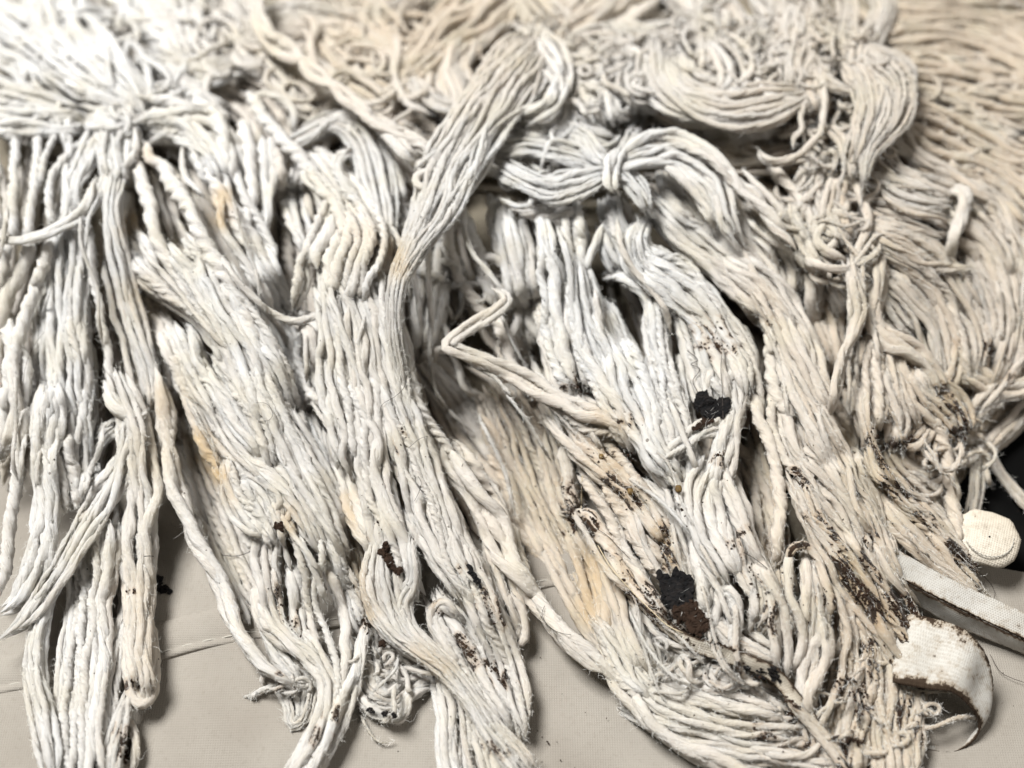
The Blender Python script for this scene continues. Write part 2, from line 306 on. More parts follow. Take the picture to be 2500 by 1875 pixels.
def sweep(acc, pp, z, rpx, style, warm, top=True, t0=1.0, t1=1.0, coarse=False):
    """pp photo-px path, z heights in metres, rpx radius in px; style r rope / s soft / f fine"""
    n = len(pp); W, t = world(pp[:, 0], pp[:, 1], z); mp = mpp(t)
    T = np.gradient(W, axis=0); ds = np.linalg.norm(T, axis=1); T /= ds[:, None] + 1e-12; s = np.cumsum(ds)
    up = np.array([0.0, -.45, .89]); Nn = up - (T @ up)[:, None] * T; Nn /= np.linalg.norm(Nn, axis=1)[:, None] + 1e-9; B = np.cross(T, Nn)
    r = rpx * mp; rm = float(np.mean(r))
    stp = float(np.mean(ds)) / rm
    r = r * (1 + smooth_noise(n, stp, .065, 4.5))
    ends = np.ones(n); k = max(2, n // 7)
    if t0 < 1: ends[:k] *= np.linspace(t0, 1, k) ** .7
    if t1 < 1: ends[-k:] *= np.linspace(1, t1, k) ** .7
    r = r * ends
    if style == 'r': m, lob, a, pitch, flat = 12, 3, .24, 7.4, 1.0
    elif style == 'f': m, lob, a, pitch, flat = 6, 2, .12, 12, .9
    else: m, lob, a, pitch, flat = (6 if coarse else 11), 2, .20, 22, .86
    pitch *= rng.uniform(.85, 1.25); th = np.arange(m) * 2 * math.pi / m
    ph = rng.uniform(0, 6) + s / rm / pitch * 2 * math.pi * (1 + .0 * s)
    ph = ph + smooth_noise(n, stp, .35, 8)
    if style == 's' and not coarse:
        # a loosely twisted yarn: four or five strands of uneven size with open grooves between them
        gv = np.sort(rng.choice(m, 4 if rng.random() < .5 else 5, replace=False)); prof2 = np.ones((n, m)) * rng.uniform(.93, 1.1, m)[None]
        for g in gv: prof2[:, g] *= 1 - np.clip(.27 + smooth_noise(n, stp, .16, 7), 0, .5)
    else:
        prof = (1 - a) + a * np.abs(np.cos(th * lob / 2)) ** .8 * 1.15
        prof2 = np.broadcast_to(prof[None], (n, m)) * (1 + (.10 if style == 'r' else .05) * np.stack([smooth_noise(n, stp, .7, 3) for _ in range(m)], 1))
    ang = th[None] + ph[:, None]; rr = r[:, None] * prof2
    # slubs: loosely spun cotton is never even
    rr = rr * (1 + .06 * rng.normal(0, 1, rr.shape))
    fl = flat if style == 'r' else flat * (1 + smooth_noise(n, stp, .10, 10))[:, None]
    V = W[:, None] + (np.cos(ang) * rr)[..., None] * B[:, None] + (np.sin(ang) * rr * fl)[..., None] * Nn[:, None]
    off = rng.uniform(0, 60, 3)
    fib = np.stack([np.broadcast_to(np.cos(th) + off[0], (n, m)), np.broadcast_to(np.sin(th) + off[1], (n, m)), np.broadcast_to((s / rm)[:, None] * .55 + off[2], (n, m))], 2)
    D = splat(pp[:, :2], DIRT) if top else np.zeros(n); Y = splat(pp[:, :2], YEL)
    if top:   # resolve dirt around the yarn too: photo-px position of every vertex
        offx = np.cos(ang) * rpx if np.ndim(rpx) == 0 else np.cos(ang) * rpx[:, None]
        tp = np.gradient(pp[:, :2], axis=0); tp /= np.linalg.norm(tp, axis=1)[:, None] + 1e-9; nr = np.stack([-tp[:, 1], tp[:, 0]], 1)
        if D.max() > .03:
            D2 = splat(pp[:, None, :2] - offx[..., None] * nr[:, None], DIRT)
        else: D2 = np.zeros((n, m))
    else: D2 = np.zeros((n, m))
    wv = np.clip(warm + smooth_noise(n, stp, .05, 20), 0, 1)
    soil = np.stack([np.broadcast_to(wv[:, None], (n, m)), np.broadcast_to(Y[:, None], (n, m)), D2, np.ones((n, m))], 2)
    i = np.arange(n - 1)[:, None] * m; j = np.arange(m)[None]; j2 = (j + 1) % m
    F = np.stack([i + j, i + j2, i + m + j2, i + m + j], 2).reshape(-1, 4)
    # closed tips: one point each
    V = V.reshape(-1, 3); e0 = W[0] - T[0] * r[0] * .5; e1 = W[-1] + T[-1] * r[-1] * .5
    V = np.vstack([V, e0, e1]); c0, c1 = n * m, n * m + 1
    jj = np.arange(m); j3 = (jj + 1) % m
    F = np.vstack([F, np.stack([np.full(m, c0), j3, jj, np.full(m, c0)], 1)[:, [0, 1, 2, 2]] * 0 + np.stack([np.full(m, c0), j3, jj, jj], 1)]) if False else F
    # caps by collapsing the first and last ring
    for q_, f_ in ((0, .12), (1, .55), (2, .82)):
        if n > 7:
            V[q_ * m:(q_ + 1) * m] = W[q_] + (V[q_ * m:(q_ + 1) * m] - W[q_]) * f_; k_ = n - 1 - q_
            V[k_ * m:(k_ + 1) * m] = W[k_] + (V[k_ * m:(k_ + 1) * m] - W[k_]) * f_
    V = V[:-2]
    acc.add(V, F, fib.reshape(-1, 3), soil.reshape(-1, 4))
    if top: TOP.append(np.concatenate([W, r[:, None], pp[:, :2], T], 1))

mop = empty('mop_head', tuple(world(1250, 700, 0)[0]))
tag(mop, 'soiled white cotton string mop head spread over the canvas cloth', 'mop head')
MI = np.array(mop.location)
import types
def parent_keep(o, p):      # keep world position under a moved Empty
    o.parent = p; o.matrix_parent_inverse = p.matrix_world.inverted() if False else __import__('mathutils').Matrix.Translation(-Vector(p.location)) 
FLOW = []
STEP = {'r': 6.5, 's': 10.5, 'f': 9.0}
LAB = {'y': 'yellow-stained yarn', 'd': 'yarn crusted with dark earth', 't': 'yarn tinted tan to stand for shade'}  # the tan one has its shade painted in by a browner tint
def bundle(q, d, n, style, dw, ends, pts, core=1, name='yarn_bundle', lab=None):
    """q quadrant, d height above the surface field in mm, n visible yarns, dw warmth shift, ends: '' | '1' tapered end | '0' tapered start | '01'"""
    if style == 's' and n >= 3: n = int(round(n * 1.2))
    P = []; lw = 60.; ld = d
    for v in _pts(q, pts):
        if len(v) > 2: lw = v[2]
        if len(v) > 3: ld = v[3]
        P.append([v[0], v[1], lw * QS, ld * .001])
    P = np.array(P); full = float(np.hypot(*np.diff(P[:, :2], axis=0).T).sum()); ex = min(60, .11 * full) if n > 1 else min(18, .06 * full)
    x0, x1 = (0 if '0' in ends else ex), (0 if '1' in ends else ex)
    if x0: v_ = P[0, :2] - P[1, :2]; e_ = P[0].copy(); e_[:2] += v_ / (np.linalg.norm(v_) + 1e-6) * x0; P = np.vstack([e_, P])
    if x1: v_ = P[-1, :2] - P[-2, :2]; e_ = P[-1].copy(); e_[:2] += v_ / (np.linalg.norm(v_) + 1e-6) * x1; P = np.vstack([P, e_])
    st = STEP[style]; C, s = catmull(P, st); N_ = len(C)
    arc = s; sink = np.zeros(N_); sd = .0050 if n > 1 else .0028; sl_ = min(95, .2 * s[-1]) if n > 1 else min(40, .2 * s[-1])
    if x0: sink += sd * np.clip(1 - s / sl_, 0, 1) ** 1.6
    if x1: sink += sd * np.clip(1 - (s[-1] - s) / sl_, 0, 1) ** 1.6
    tg = np.gradient(C[:, :2], axis=0); tg /= np.linalg.norm(tg, axis=1)[:, None] + 1e-9; nr = np.stack([-tg[:, 1], tg[:, 0]], 1)
    FLOW.append(np.concatenate([C[::6, :2], tg[::6]], 1))
    wd = C[:, 2]; mw = float(np.mean(wd)); r = mw / (2 * n) * (1.38 if n > 1 else .90); r = min(r, 19)
    if style == 'r': r = min(r, 14 if n > 1 else 16.5)
    if style == 's' and n > 1 and r > 12.5: r = 12.5 + (r - 12.5) * .4
    base = H(C[:, 0], C[:, 1], name == 'yarn_bundle') + C[:, 3]; kk = mpp(world(C[:, 0], C[:, 1], base)[1])
    thick = min(mw * .26, 34) * (1 if n > 1 else 0)
    cacc = Acc(); jobs = []
    for L in range(core):
        mcore = max(1, n - 1 + (L % 2)) if n > 1 else 0
        for i in range(mcore): jobs.append((False, (i + .5) / mcore * 2 - 1, -(1.35 * r) * (L + 1)))
    for i in range(n): jobs.append((True, ((i + .5) / n * 2 - 1) if n > 1 else 0, 0))
    par = None; made = []
    for vis, u, dz in jobs:
        u0 = u + rng.normal(0, .10 / max(n, 1))
        wl = 1.35 if name in ('crossing_hank', 'curled_hank', 'flared_hank', 'tied_hank') or _pts(q, pts)[0][1] < 380 else 1.0
        un = u0 + smooth_noise(N_, st, wl * .95 / n, 170 / wl) + smooth_noise(N_, st, wl * .40 / n, 70) + smooth_noise(N_, st, .10 / n, 28) if n > 1 else np.zeros(N_)
        rr = r * rng.uniform(.72, 1.22)
        lat = np.clip(un, -1.05, 1.05) * (wd / 2 - rr * .6).clip(2) + smooth_noise(N_, st, .10 * rr if n > 1 else .18 * rr, 40)
        up_ = thick * np.sqrt(np.clip(1 - np.clip(un, -1, 1) ** 2, 0, 1)) + dz + smooth_noise(N_, st, .38 * r if n > 1 else .1 * r, 110)
        pp = C[:, :2] + nr * lat[:, None]; z = np.maximum(base + up_ * kk - sink, rr * kk * .8)
        cut0, cut1 = 0, N_
        if n > 1 and '1' in ends: cut1 = N_ - int(rng.integers(0, max(1, N_ // 12)))
        if n > 1 and x0: cut0 = int(rng.uniform(0, 1.6 * x0) / st)
        if n > 1 and x1: cut1 = N_ - int(rng.uniform(0, 1.6 * x1) / st)
        if cut1 - cut0 < 9: cut0, cut1 = 0, N_
        sl = slice(cut0, cut1)
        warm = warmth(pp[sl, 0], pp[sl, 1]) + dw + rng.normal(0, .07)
        sc_r = (wd[sl] / mw) ** .55
        a = Acc() if vis else cacc
        sty = style
        if style == 'r' and n > 1 and rng.random() < .15: sty = 's'
        if style == 's' and name == 'yarn_bundle' and rng.random() < .14 and rr > 9: sty = 'r'
        if not vis: sty = 's'
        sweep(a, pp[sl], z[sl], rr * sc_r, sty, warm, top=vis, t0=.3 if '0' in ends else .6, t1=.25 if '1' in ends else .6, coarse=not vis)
        if vis: made.append((a, mw / n * s[-1]))
    BUN.append((name, cacc, made, lab, n))
BUN = []
b = bundle
exec(compile('''
# ---- back left, fluffy white
b(1,1,5,'s',-.1,'',"-60,60,150 150,200,150 330,350,120 600,480,90")
b(1,-5,7,'s',-.15,'',"-60,210,260 120,330,240 300,470,200 420,560,140")
b(1,-3,5,'s',-.1,'',"-60,420,200 150,470,180 320,540,160")
b(1,-4,6,'s',-.15,'',"-40,-40,300 140,60,260 300,240,220")
b(1,0,8,'s',-.15,'',"230,-60,300 270,120,300 420,280,280 560,400,180 610,480,120")
b(1,2,1,'s',-.1,'',"430,210,40 510,180 590,210 640,320 640,420 600,500")
b(1,1,2,'s',-.1,'',"170,150,90 220,270 330,360 450,430")
b(1,-2,5,'s',0,'',"560,-60,240 640,60,220 740,140,180 800,260,160")
b(1,-2,7,'f',-.05,'',"640,240,150 780,300,150 900,320,140 1020,280,110 1150,310,80")
b(1,-1,6,'f',-.05,'',"660,330,150 760,350,130 860,420,120 960,470,90")
b(1,-4,5,'s',.1,'',"640,-60,120 760,60,120 850,170,100 960,260,80")
b(1,0,2,'s',0,'1',"815,-40,80 850,60,70 900,170,50")
b(1,0,1,'s',0,'1',"700,-30,50 770,90,50 880,190,40 960,220,30")
b(1,0,1,'s',.05,'1',"1180,170,30 1080,150 980,170 960,210 1010,220")
# ---- back centre, tan tangle
b(1,-5,7,'s',.15,'',"900,-60,260 1020,80,240 1060,220,220 1200,330,200 1280,430,180")
b(1,-3,4,'s',-.1,'',"1130,80,120 1300,40,110 1480,70,100 1620,50,80 1760,-10,60")
b(1,-4,4,'s',0,'',"1150,130,120 1350,130,120 1560,120,110 1720,90,90 1850,-30,80")
b(1,-6,8,'s',.2,'',"1300,200,280 1420,330,260 1600,420,230 1700,500,200")
b(1,-6,8,'s',.2,'',"1480,120,260 1640,230,240 1760,330,240 1800,450,200")
b(1,-7,6,'s',.2,'',"1180,260,220 1250,370,220 1350,470,200 1500,500,200")
b(1,-2,9,'f',.25,'',"2130,-60,330 2040,60,300 1920,150,240 1820,260,200 1750,330,160")
b(1,-2,3,'s',.1,'1',"2210,60,90 2150,120,80 2060,200,50")
b(1,-2,6,'s',.1,'',"2000,160,200 1950,300,200 1980,420,180 1940,520,160")
b(1,-1,5,'f',-.05,'',"1700,230,80 1830,250,80 1950,290,80 2000,380,80")
b(1,2,1,'s',0,'01',"1710,120,34 1720,210 1700,310 1720,400 1770,460 1860,490")
b(1,1,1,'s',-.2,'0',"1570,205,34 1650,220 1740,250 1850,260")
b(1,0,3,'s',-.1,'',"1760,330,80 1810,380 1900,450 2020,450")
b(1,1,1,'s',-.1,'',"1960,330,34 1990,420 2020,470")
b(1,-7,4,'s',.15,'',"1560,430,160 1700,500,160 1850,600,160")
b(2,-3,9,'f',.2,'',"60,-60,260 130,60,240 260,130,200")
b(2,-3,9,'f',.2,'',"560,-60,330 420,40,300 260,130,240 120,170,160")
b(2,-1,1,'s',.1,'1',"110,-40,30 115,20 125,80")
b(2,-4,5,'s',.05,'',"640,-20,50 710,0,90 760,60,90 700,110,80 560,130,80")
b(2,-5,6,'s',.1,'',"800,-40,260 830,90,240 900,200,220")
# ---- the long cream cord crossing from the top
b(1,13,2,'s',.12,'',"1090,-60,50,11 1105,90,70 1190,190,85 1320,290,85 1450,390,85 1590,520,85 1720,600,90 1880,680,90,12",name='twisted_cord')
b(1,12,1,'s',.12,'',"1125,-60,38 1130,60,40 1180,160,40 1260,230,40",core=0,name='twisted_cord')
b(1,12,2,'s',.12,'',"1640,560,60 1760,660,70 1880,730,70 1960,760,60",core=0)
# ---- big crossing hank
b(1,14,9,'s',.02,'',"2330,130,120,8 2270,240,250,14 2150,400,261 2030,580,260 1938,760,254 1875,900,215 1788,1060,125 1715,1220,95 1700,1420,85,10 1730,1600,75,6 1760,1760,90,3",core=2,name='crossing_hank')
b(1,16,4,'s',.05,'',"2300,150,80 2180,270,90 2050,430,110 1930,580,110 1850,680,100",core=1,name='crossing_hank')
b(2,12,3,'s',-.2,'',"40,140,80 130,190,120 190,310,150 150,430,140 50,500,110",core=1)
b(2,10,1,'r',-.1,'',"50,140,50 140,170 270,205")
b(1,15,1,'s',.1,'',"2050,640,36 1900,720 1800,760 1800,800 1850,800 1930,700",core=0)
# ---- far left comb of cords
b(1,-1,2,'s',0,'',"-40,560,90 40,590,80 60,610")
b(1,3,1,'r',0,'',"80,570,56,0 66,640 60,760 55,900 66,1020")
b(1,3,1,'r',0,'',"160,560,68,0 160,660 145,800 130,940 120,1040")
b(1,1,1,'r',0,'',"-40,640,60 -20,800 -10,980")
b(1,2,1,'s',0,'',"240,570,46 190,680 170,800")
b(1,3,1,'r',0,'',"330,620,52,0 260,700 215,780 210,880 230,980")
b(1,1,2,'s',0,'',"310,720,70 290,850 280,960 300,1060")
b(1,4,3,'s',-.05,'',"430,570,100,1 370,680,100 310,820,80 330,930,70")
b(1,3,4,'s',-.05,'',"480,560,150 490,680,130 500,780,120")
b(1,3,2,'s',-.05,'',"560,540,80 560,640,80 540,740,70")
b(1,-2,5,'s',-.05,'',"360,500,220 460,540,220 580,570,180")
b(1,0,4,'s',-.1,'',"-40,530,140 100,530,130 240,540,120 380,530,100")
b(1,7,2,'s',0,'0',"-60,1010,46,6 60,1035,46 150,1020 240,985,52 340,930,60 400,850,70 440,760,70,4",name='crossing_yarn')
b(1,8,1,'s',.02,'',"430,830,26 390,930 370,1020 365,1090")
b(1,0,1,'r',.05,'',"30,1060,80 0,1200 -30,1400")
b(1,2,1,'r',.02,'',"130,1050,72 110,1120 60,1220 20,1300 -10,1420")
b(1,3,1,'r',.02,'',"210,1060,74 180,1180 130,1290 100,1400 60,1520 40,1680 30,1760")
b(1,-1,6,'s',-.15,'',"300,960,200 300,1150,200 290,1400,220 300,1659,220 330,1800,200",core=2)
b(1,0,4,'s',-.12,'',"200,1250,120 190,1400,120 190,1560,120 200,1720,120")
b(1,2,3,'s',-.1,'',"330,1200,90 310,1400,110 340,1600,110 350,1760,100 355,2000,100")
b(1,0,2,'r',.02,'',"60,1400,140 80,1560,140 60,1760,140 30,1950,130")
b(3,2,1,'r',0,'',"-20,20,80 10,100 0,250 -40,380")
b(1,3,1,'r',.02,'',"390,1000,48 400,1150 420,1300 450,1450 470,1580 500,1700",core=0)
b(1,3,1,'s',0,'',"450,1150,36 480,1320 530,1470 560,1600 580,1720",core=0)
b(1,5,4,'s',-.02,'',"500,770,90 480,900,90 500,1080,100 540,1250,100 590,1420,100 640,1600,100 660,1760,90",core=2)
# ---- cords of the second hank
b(1,6,1,'r',.02,'',"600,720,74,3 630,850 660,960 700,1080 770,1190 830,1290",core=0)
b(1,2,2,'s',.1,'',"560,900,60 580,1000 620,1060 650,1140 700,1200",core=0)
b(1,8,1,'r',.05,'',"640,640,92,4 740,780 820,920 890,1060 970,1200 1040,1360 1100,1500 1150,1680,80")
b(1,6,1,'r',.0,'',"680,600,84,2 760,590 850,660 920,780 990,900 1070,1000 1130,1110 1180,1240,80")
b(1,4,2,'r',-.05,'',"830,560,130,1 900,640 960,760 1000,870 1090,1020 1160,1160 1200,1320,90")
b(1,3,2,'s',-.08,'',"800,470,120 920,540,120 980,640,110 1010,750,90")
b(1,1,4,'s',-.05,'',"640,460,200 760,470,220 860,520,200")
b(1,2,4,'s',-.05,'',"640,560,130 720,540,150 800,560,160 880,650,160 930,760,150")
b(1,4,1,'s',.05,'',"960,850,48 950,940 990,1040 1060,1130 1130,1230 1170,1330",core=0)
b(1,5,1,'s',0,'',"780,640,44 800,760 870,850")
b(1,3,4,'s',-.05,'',"860,1120,170 930,1280,170 1010,1420,180 1080,1600,180 1140,1800,180",core=2)
b(1,1,4,'s',-.08,'',"760,1060,150 850,1180,160 930,1300,160")
b(1,6,3,'s',0,'',"560,1110,90,3 650,1200,110 790,1290,120 900,1370,130 980,1490,130 1050,1640,120 1120,1800,120 1180,1980,110",core=2)
b(1,1,3,'s',.1,'',"600,1280,130 680,1400,150 770,1540,150 850,1700,150")
b(1,2,3,'s',-.05,'',"800,1420,120 850,1560,120 930,1720,120 1000,1850,110")
b(1,4,1,'r',.22,'1',"690,1400,66 720,1490 760,1580 790,1670 830,1800 890,1920 940,2030 980,2120",core=0,lab='y')
b(1,2,4,'s',-.08,'',"1090,1100,150 1180,1260,160 1230,1420,160 1270,1600,160 1330,1760,150",core=2)
b(1,4,3,'s',-.03,'',"1000,1200,110 1060,1330,110 1120,1460,120 1200,1620,110 1280,1800,110")
# ---- cords between second and third hank
b(1,1,1,'r',0,'',"1050,540,60 1065,660 1085,800 1070,930 1050,1020")
b(1,-1,2,'s',-.05,'',"1160,560,90 1170,760 1160,900 1140,1060,60")
b(1,0,1,'r',.02,'',"1120,480,60 1180,620 1210,800 1230,950 1240,1100 1250,1280,60")
b(1,4,1,'r',.04,'',"1080,420,60,2 1130,500 1210,590 1290,680 1360,780 1420,860",core=0)
b(1,4,1,'s',-.1,'',"1090,430,34 1140,400 1220,430 1270,490 1270,550",core=0)
b(1,-2,3,'s',.05,'',"1280,740,110 1260,860,110 1290,980,100 1330,1080,90")
b(1,-8,3,'s',.1,'',"1260,840,80 1240,1050,80 1210,1300,80 1230,1500,80 1270,1700,80")
b(1,1,6,'r',0,'',"1340,690,160 1430,800,200 1500,920,230 1560,1040,220",core=2)
b(1,2,7,'f',-.12,'',"1290,600,90 1420,530,100 1530,570,140 1600,700,170 1630,880,170 1650,1060,140")
b(1,4,2,'s',-.15,'0',"1330,590,60 1420,525,60 1510,520,60 1500,620,50")
b(1,5,2,'s',-.05,'',"1530,640,50 1450,700,60 1500,820,60 1560,900,60",core=0)
b(1,5,2,'s',0,'1',"1410,880,50 1370,1000,60 1340,1080,70 1300,1140,60 1300,1220,70 1260,1340,50",core=0)
b(1,5,2,'s',-.05,'1',"1440,930,60 1410,1010,90 1360,1080,90 1370,1160,40",core=0)
b(1,3,6,'r',.03,'',"1530,920,200 1560,1020,260 1520,1160,260 1500,1290,250",core=2)
b(1,4,3,'s',.05,'01',"1500,960,120 1580,1000,120 1640,1060,80")
b(1,6,1,'s',.03,'1',"960,1230,40 1080,1300,40 1190,1360,36 1280,1385,34 1400,1340,30 1500,1260,26 1610,1190,16",core=0,name='crossing_yarn')
b(1,1,2,'s',.12,'',"1290,1400,130 1340,1420,130 1370,1500,120 1390,1600,100")
b(1,2,1,'r',0,'',"1290,1440,52 1290,1560 1330,1680 1400,1750")
# ---- third hank
b(1,4,7,'s',-.02,'',"1440,1230,220 1490,1400,260 1530,1600,320 1580,1800,360 1600,2000,340",core=3)
b(1,5,2,'s',-.02,'',"1430,1300,90 1450,1500,90 1460,1700,90 1480,1900,90")
b(1,3,5,'s',0,'',"1600,1170,180 1640,1360,190 1680,1560,190 1720,1760,190",core=2)
b(1,5,1,'r',0,'',"1560,1480,50 1600,1600 1640,1740 1650,1860",core=0)
b(3,4,2,'s',0,'',"1390,-20,60 1440,140,90 1470,300,100 1510,460,100 1560,600,90 1620,720,80",core=2)
b(3,5,4,'s',-.02,'',"1520,0,150 1590,200,160 1610,400,160 1660,580,170 1700,700,170 1760,860,150",core=2)
b(3,4,5,'s',.0,'',"1680,0,160 1750,200,190 1810,400,200 1880,600,200 1950,760,180 2050,920,150",core=2)
b(3,8,1,'r',.12,'',"1740,-60,80,6 1790,60,80 1860,170,78 1930,280,78 2010,390,70",core=0)
b(3,5,2,'s',.0,'',"1910,260,80 1980,370,110 2060,480,110 2120,620,110 2200,800,110 2300,950,110 2420,1080,100 2560,1200,80 2640,1270,60",core=1)
b(3,5,1,'r',.0,'',"1970,270,64 2060,370 2130,470 2180,590 2230,720 2270,830,60",core=1)
b(3,3,3,'s',0,'',"1820,340,110 1880,480,120 1960,640,120 2040,820,110 2110,1000,100",core=2)
b(3,2,1,'s',.18,'',"1485,470,32 1510,620 1540,780 1560,900 1600,1010 1690,1120 1810,1200 1900,1240",core=0)
b(3,6,6,'s',.0,'',"1660,700,150 1650,850,190,8 1680,970,170 1730,1070,130 1820,1150,110 1930,1240,100 2030,1370,90 2120,1500,110 2206,1600,130 2260,1680,130",core=2)
b(3,8,3,'s',.03,'',"1770,700,60 1780,850,60 1730,960,90 1760,1080,90 1860,1170,80 1960,1260,70",core=1)
b(3,3,3,'s',0,'',"1760,560,80 1850,700,90 1930,820,90 2000,900,80",core=1)
b(3,3,4,'s',.04,'',"1960,700,150 2050,880,150 2120,1040,140 2190,1220,130 2240,1400,110 2260,1500,90",core=2)
b(3,3,4,'s',.03,'',"1890,950,120 1940,1060,160 2020,1200,170 2110,1340,160 2190,1470,140",core=2)
b(3,4,2,'s',.03,'',"1990,1010,60 1910,950,70,6 1870,1020,60 1920,1130,60 1990,1230,60",core=0)
b(3,-1,5,'s',.06,'',"1900,1240,120 1950,1380,150 1960,1540,170 1980,1740,180",core=1)
b(3,0,3,'s',.04,'',"2030,1320,100 2070,1460,120 2110,1620,120 2140,1740,110",core=1)
b(3,-3,5,'s',.04,'',"1560,1080,160 1570,1200,160 1600,1320,140 1680,1360,120 1780,1290,130 1880,1260,120",core=1)
b(3,0,2,'s',-.03,'',"1530,1330,50 1590,1400,56 1660,1440,56 1730,1430,56 1760,1350,56 1850,1310,60",core=0)
b(3,-1,1,'f',.3,'1',"1550,1420,26 1590,1500,20 1640,1550,16 1700,1540,8",core=0)
b(3,-2,4,'s',.2,'',"2080,700,130 2150,870,130 2210,1020,120 2240,1110,90",core=1)
b(3,0,2,'s',.2,'',"2180,900,60 2240,1000,60 2250,1090,60 2210,1130,50",core=0)
# ---- first hank, lower ends
b(3,3,1,'r',.02,'1',"110,130,90,4 80,300,100 70,450,100 40,620,90 20,800,80 -20,940,60")
b(3,3,3,'s',-.04,'1',"220,0,120,4 200,180,140 190,360,110 205,520,110 190,680,140 150,810,150 80,930,110 -10,990,60",core=1)
b(3,1,2,'r',.02,'1',"280,200,110 260,320,110 280,440,110 300,560,100")
b(3,1,4,'s',-.06,'',"350,-40,140 340,150,140 345,330,120 330,480,100",core=2)
b(3,9,4,'s',.0,'1',"580,60,90,3 555,220,120,6 510,380,120 440,510,120 340,680,120 230,860,110 130,1000,90 20,1090,40 -40,1130,30",core=1,name='crossing_hank')
b(3,6,4,'s',.10,'',"510,0,110 560,120,130 600,280,130 610,500,170,5 600,700,170 600,900,150 600,1100,140 610,1280,140 615,1340,130,3",core=2)
b(3,3,2,'s',.12,'',"560,850,60 555,1080,60 560,1280,60 590,1370,60 640,1360,60 650,1250,60 640,1000,60",core=0)
b(3,6,2,'s',.08,'',"460,10,60 500,100,80 590,130,80 640,100,60",core=0)
b(3,3,5,'s',-.03,'',"470,560,150 450,750,190 440,950,220 420,1150,220 400,1400,200 390,1700,200",core=2)
b(3,4,3,'s',-.03,'1',"200,940,90 170,1080,110 160,1230,120 180,1400,120 210,1560,120 230,1720,100",core=1)
b(3,1,3,'s',-.03,'',"320,780,90 320,980,100 290,1200,110 280,1450,120 310,1720,120",core=1)
b(3,3,3,'s',.03,'',"560,1330,60 520,1450,90 490,1580,100 470,1720,110",core=1)
b(3,-1,2,'s',.2,'1',"540,1440,80 570,1540,90 560,1700,80",core=0)
b(3,1,3,'s',-.05,'1',"500,180,80 440,230,80 410,320,60 430,420,40",core=1)
b(3,2,2,'s',-.02,'',"540,300,90 470,420,90 400,530,80 370,600,80",core=1)
b(3,7,2,'s',.04,'',"660,-40,80,6 690,120,95 715,300,95 760,480,95 830,640,100 910,800,95 980,950,85 1030,1080,70 1110,1190,62 1200,1260,56 1290,1300,50,4",core=1,name='stray_cord')
b(3,8,1,'r',.02,'',"840,580,48 870,680 920,800 960,880",core=0)
# ---- second hank, lower
b(3,-4,6,'s',.12,'',"700,80,160 780,280,190 870,480,200 960,700,190 1040,880,170 1110,1000,130",core=2)
b(3,3,3,'s',-.03,'',"790,0,110 880,120,120 960,230,130 1080,330,130 1200,430,120 1290,540,110 1370,690,90",core=2)
b(3,2,4,'s',-.06,'',"900,-60,150 1010,80,160 1080,190,150 1150,300,130",core=2)
b(3,4,3,'s',-.05,'',"1090,-60,120 1170,100,130 1240,280,130 1330,460,130 1410,620,120 1470,760,110",core=2)
b(3,1,4,'s',-.03,'',"1180,100,150 1270,260,160 1370,460,160 1440,620,160 1510,820,140 1550,960,110",core=2)
b(3,-3,4,'s',-.02,'',"1200,-60,150 1290,150,150 1380,380,150 1450,560,140 1500,700,120",core=2)
b(3,1,2,'s',-.05,'',"1340,30,70 1300,90,70 1230,110,70 1180,80,60",core=0)
b(3,6,4,'s',-.02,'',"990,330,110 1020,450,150 1080,560,170 1150,640,170",core=1)
b(3,6,4,'r',-.03,'',"1000,430,90 1060,430,110 1130,520,120 1160,600,120 1200,680,130",core=1)
b(3,4,3,'s',.0,'',"1060,330,110 1160,420,120 1230,520,110 1190,620,110",core=1)
b(3,4,2,'s',.06,'',"1080,620,70 1060,660,70 1100,700,60 1170,690,60",core=0)
b(3,4,3,'s',-.02,'',"1160,640,130 1150,740,130 1170,880,110 1190,1000,100 1250,1100,100 1340,1170,110 1410,1270,110 1420,1400,110 1370,1540,120 1270,1700,130",core=2)
b(3,4,1,'s',.05,'',"1240,540,46 1270,660 1300,780 1320,900 1340,1020 1370,1150,46",core=0)
b(3,2,2,'s',-.03,'',"1240,760,70 1270,880 1280,1000 1290,1110 1330,1200",core=0)
b(3,5,1,'s',-.03,'',"1380,680,56 1390,770 1360,850 1365,960 1400,1060 1440,1160 1460,1280 1420,1430,50",core=0)
b(3,4,1,'s',-.02,'',"1420,820,50 1460,940 1490,1060 1490,1180 1460,1330 1410,1480",core=0)
b(3,2,3,'s',-.02,'',"1400,660,100 1450,800,110 1500,930,110 1540,1060,90",core=1)
b(3,3,2,'s',0,'',"1580,1000,44 1560,1120,60 1530,1240,80 1480,1370,90 1430,1490,100 1360,1600,110 1270,1720,110",core=1)
b(3,4,2,'s',-.02,'',"1300,1080,70 1380,1180,70 1440,1300,80 1440,1430,90 1380,1560,100 1290,1700,100",core=1)
b(3,2,2,'s',.12,'',"1120,880,90 1110,960,100 1130,1040,90 1190,1100,80 1270,1150,60",core=1)
b(3,-2,3,'s',.05,'',"1140,1040,70 1200,1180,90 1270,1260,100 1340,1290,90",core=1)
b(3,-1,3,'s',.04,'',"1190,1290,60 1250,1380,90 1260,1470,80 1310,1440,70 1340,1340,70 1380,1270,60",core=0)
b(3,1,1,'s',0,'',"1030,920,26 1060,990 1070,1040 1040,1000",core=0)
# ---- middle: gaps behind the crossing hank
b(1,0,1,'r',-.03,'',"1640,600,60 1680,690 1720,790 1740,860",core=1)
b(1,-3,4,'s',-.03,'',"1640,760,120 1680,900,120 1740,1020,110 1800,1120,90")
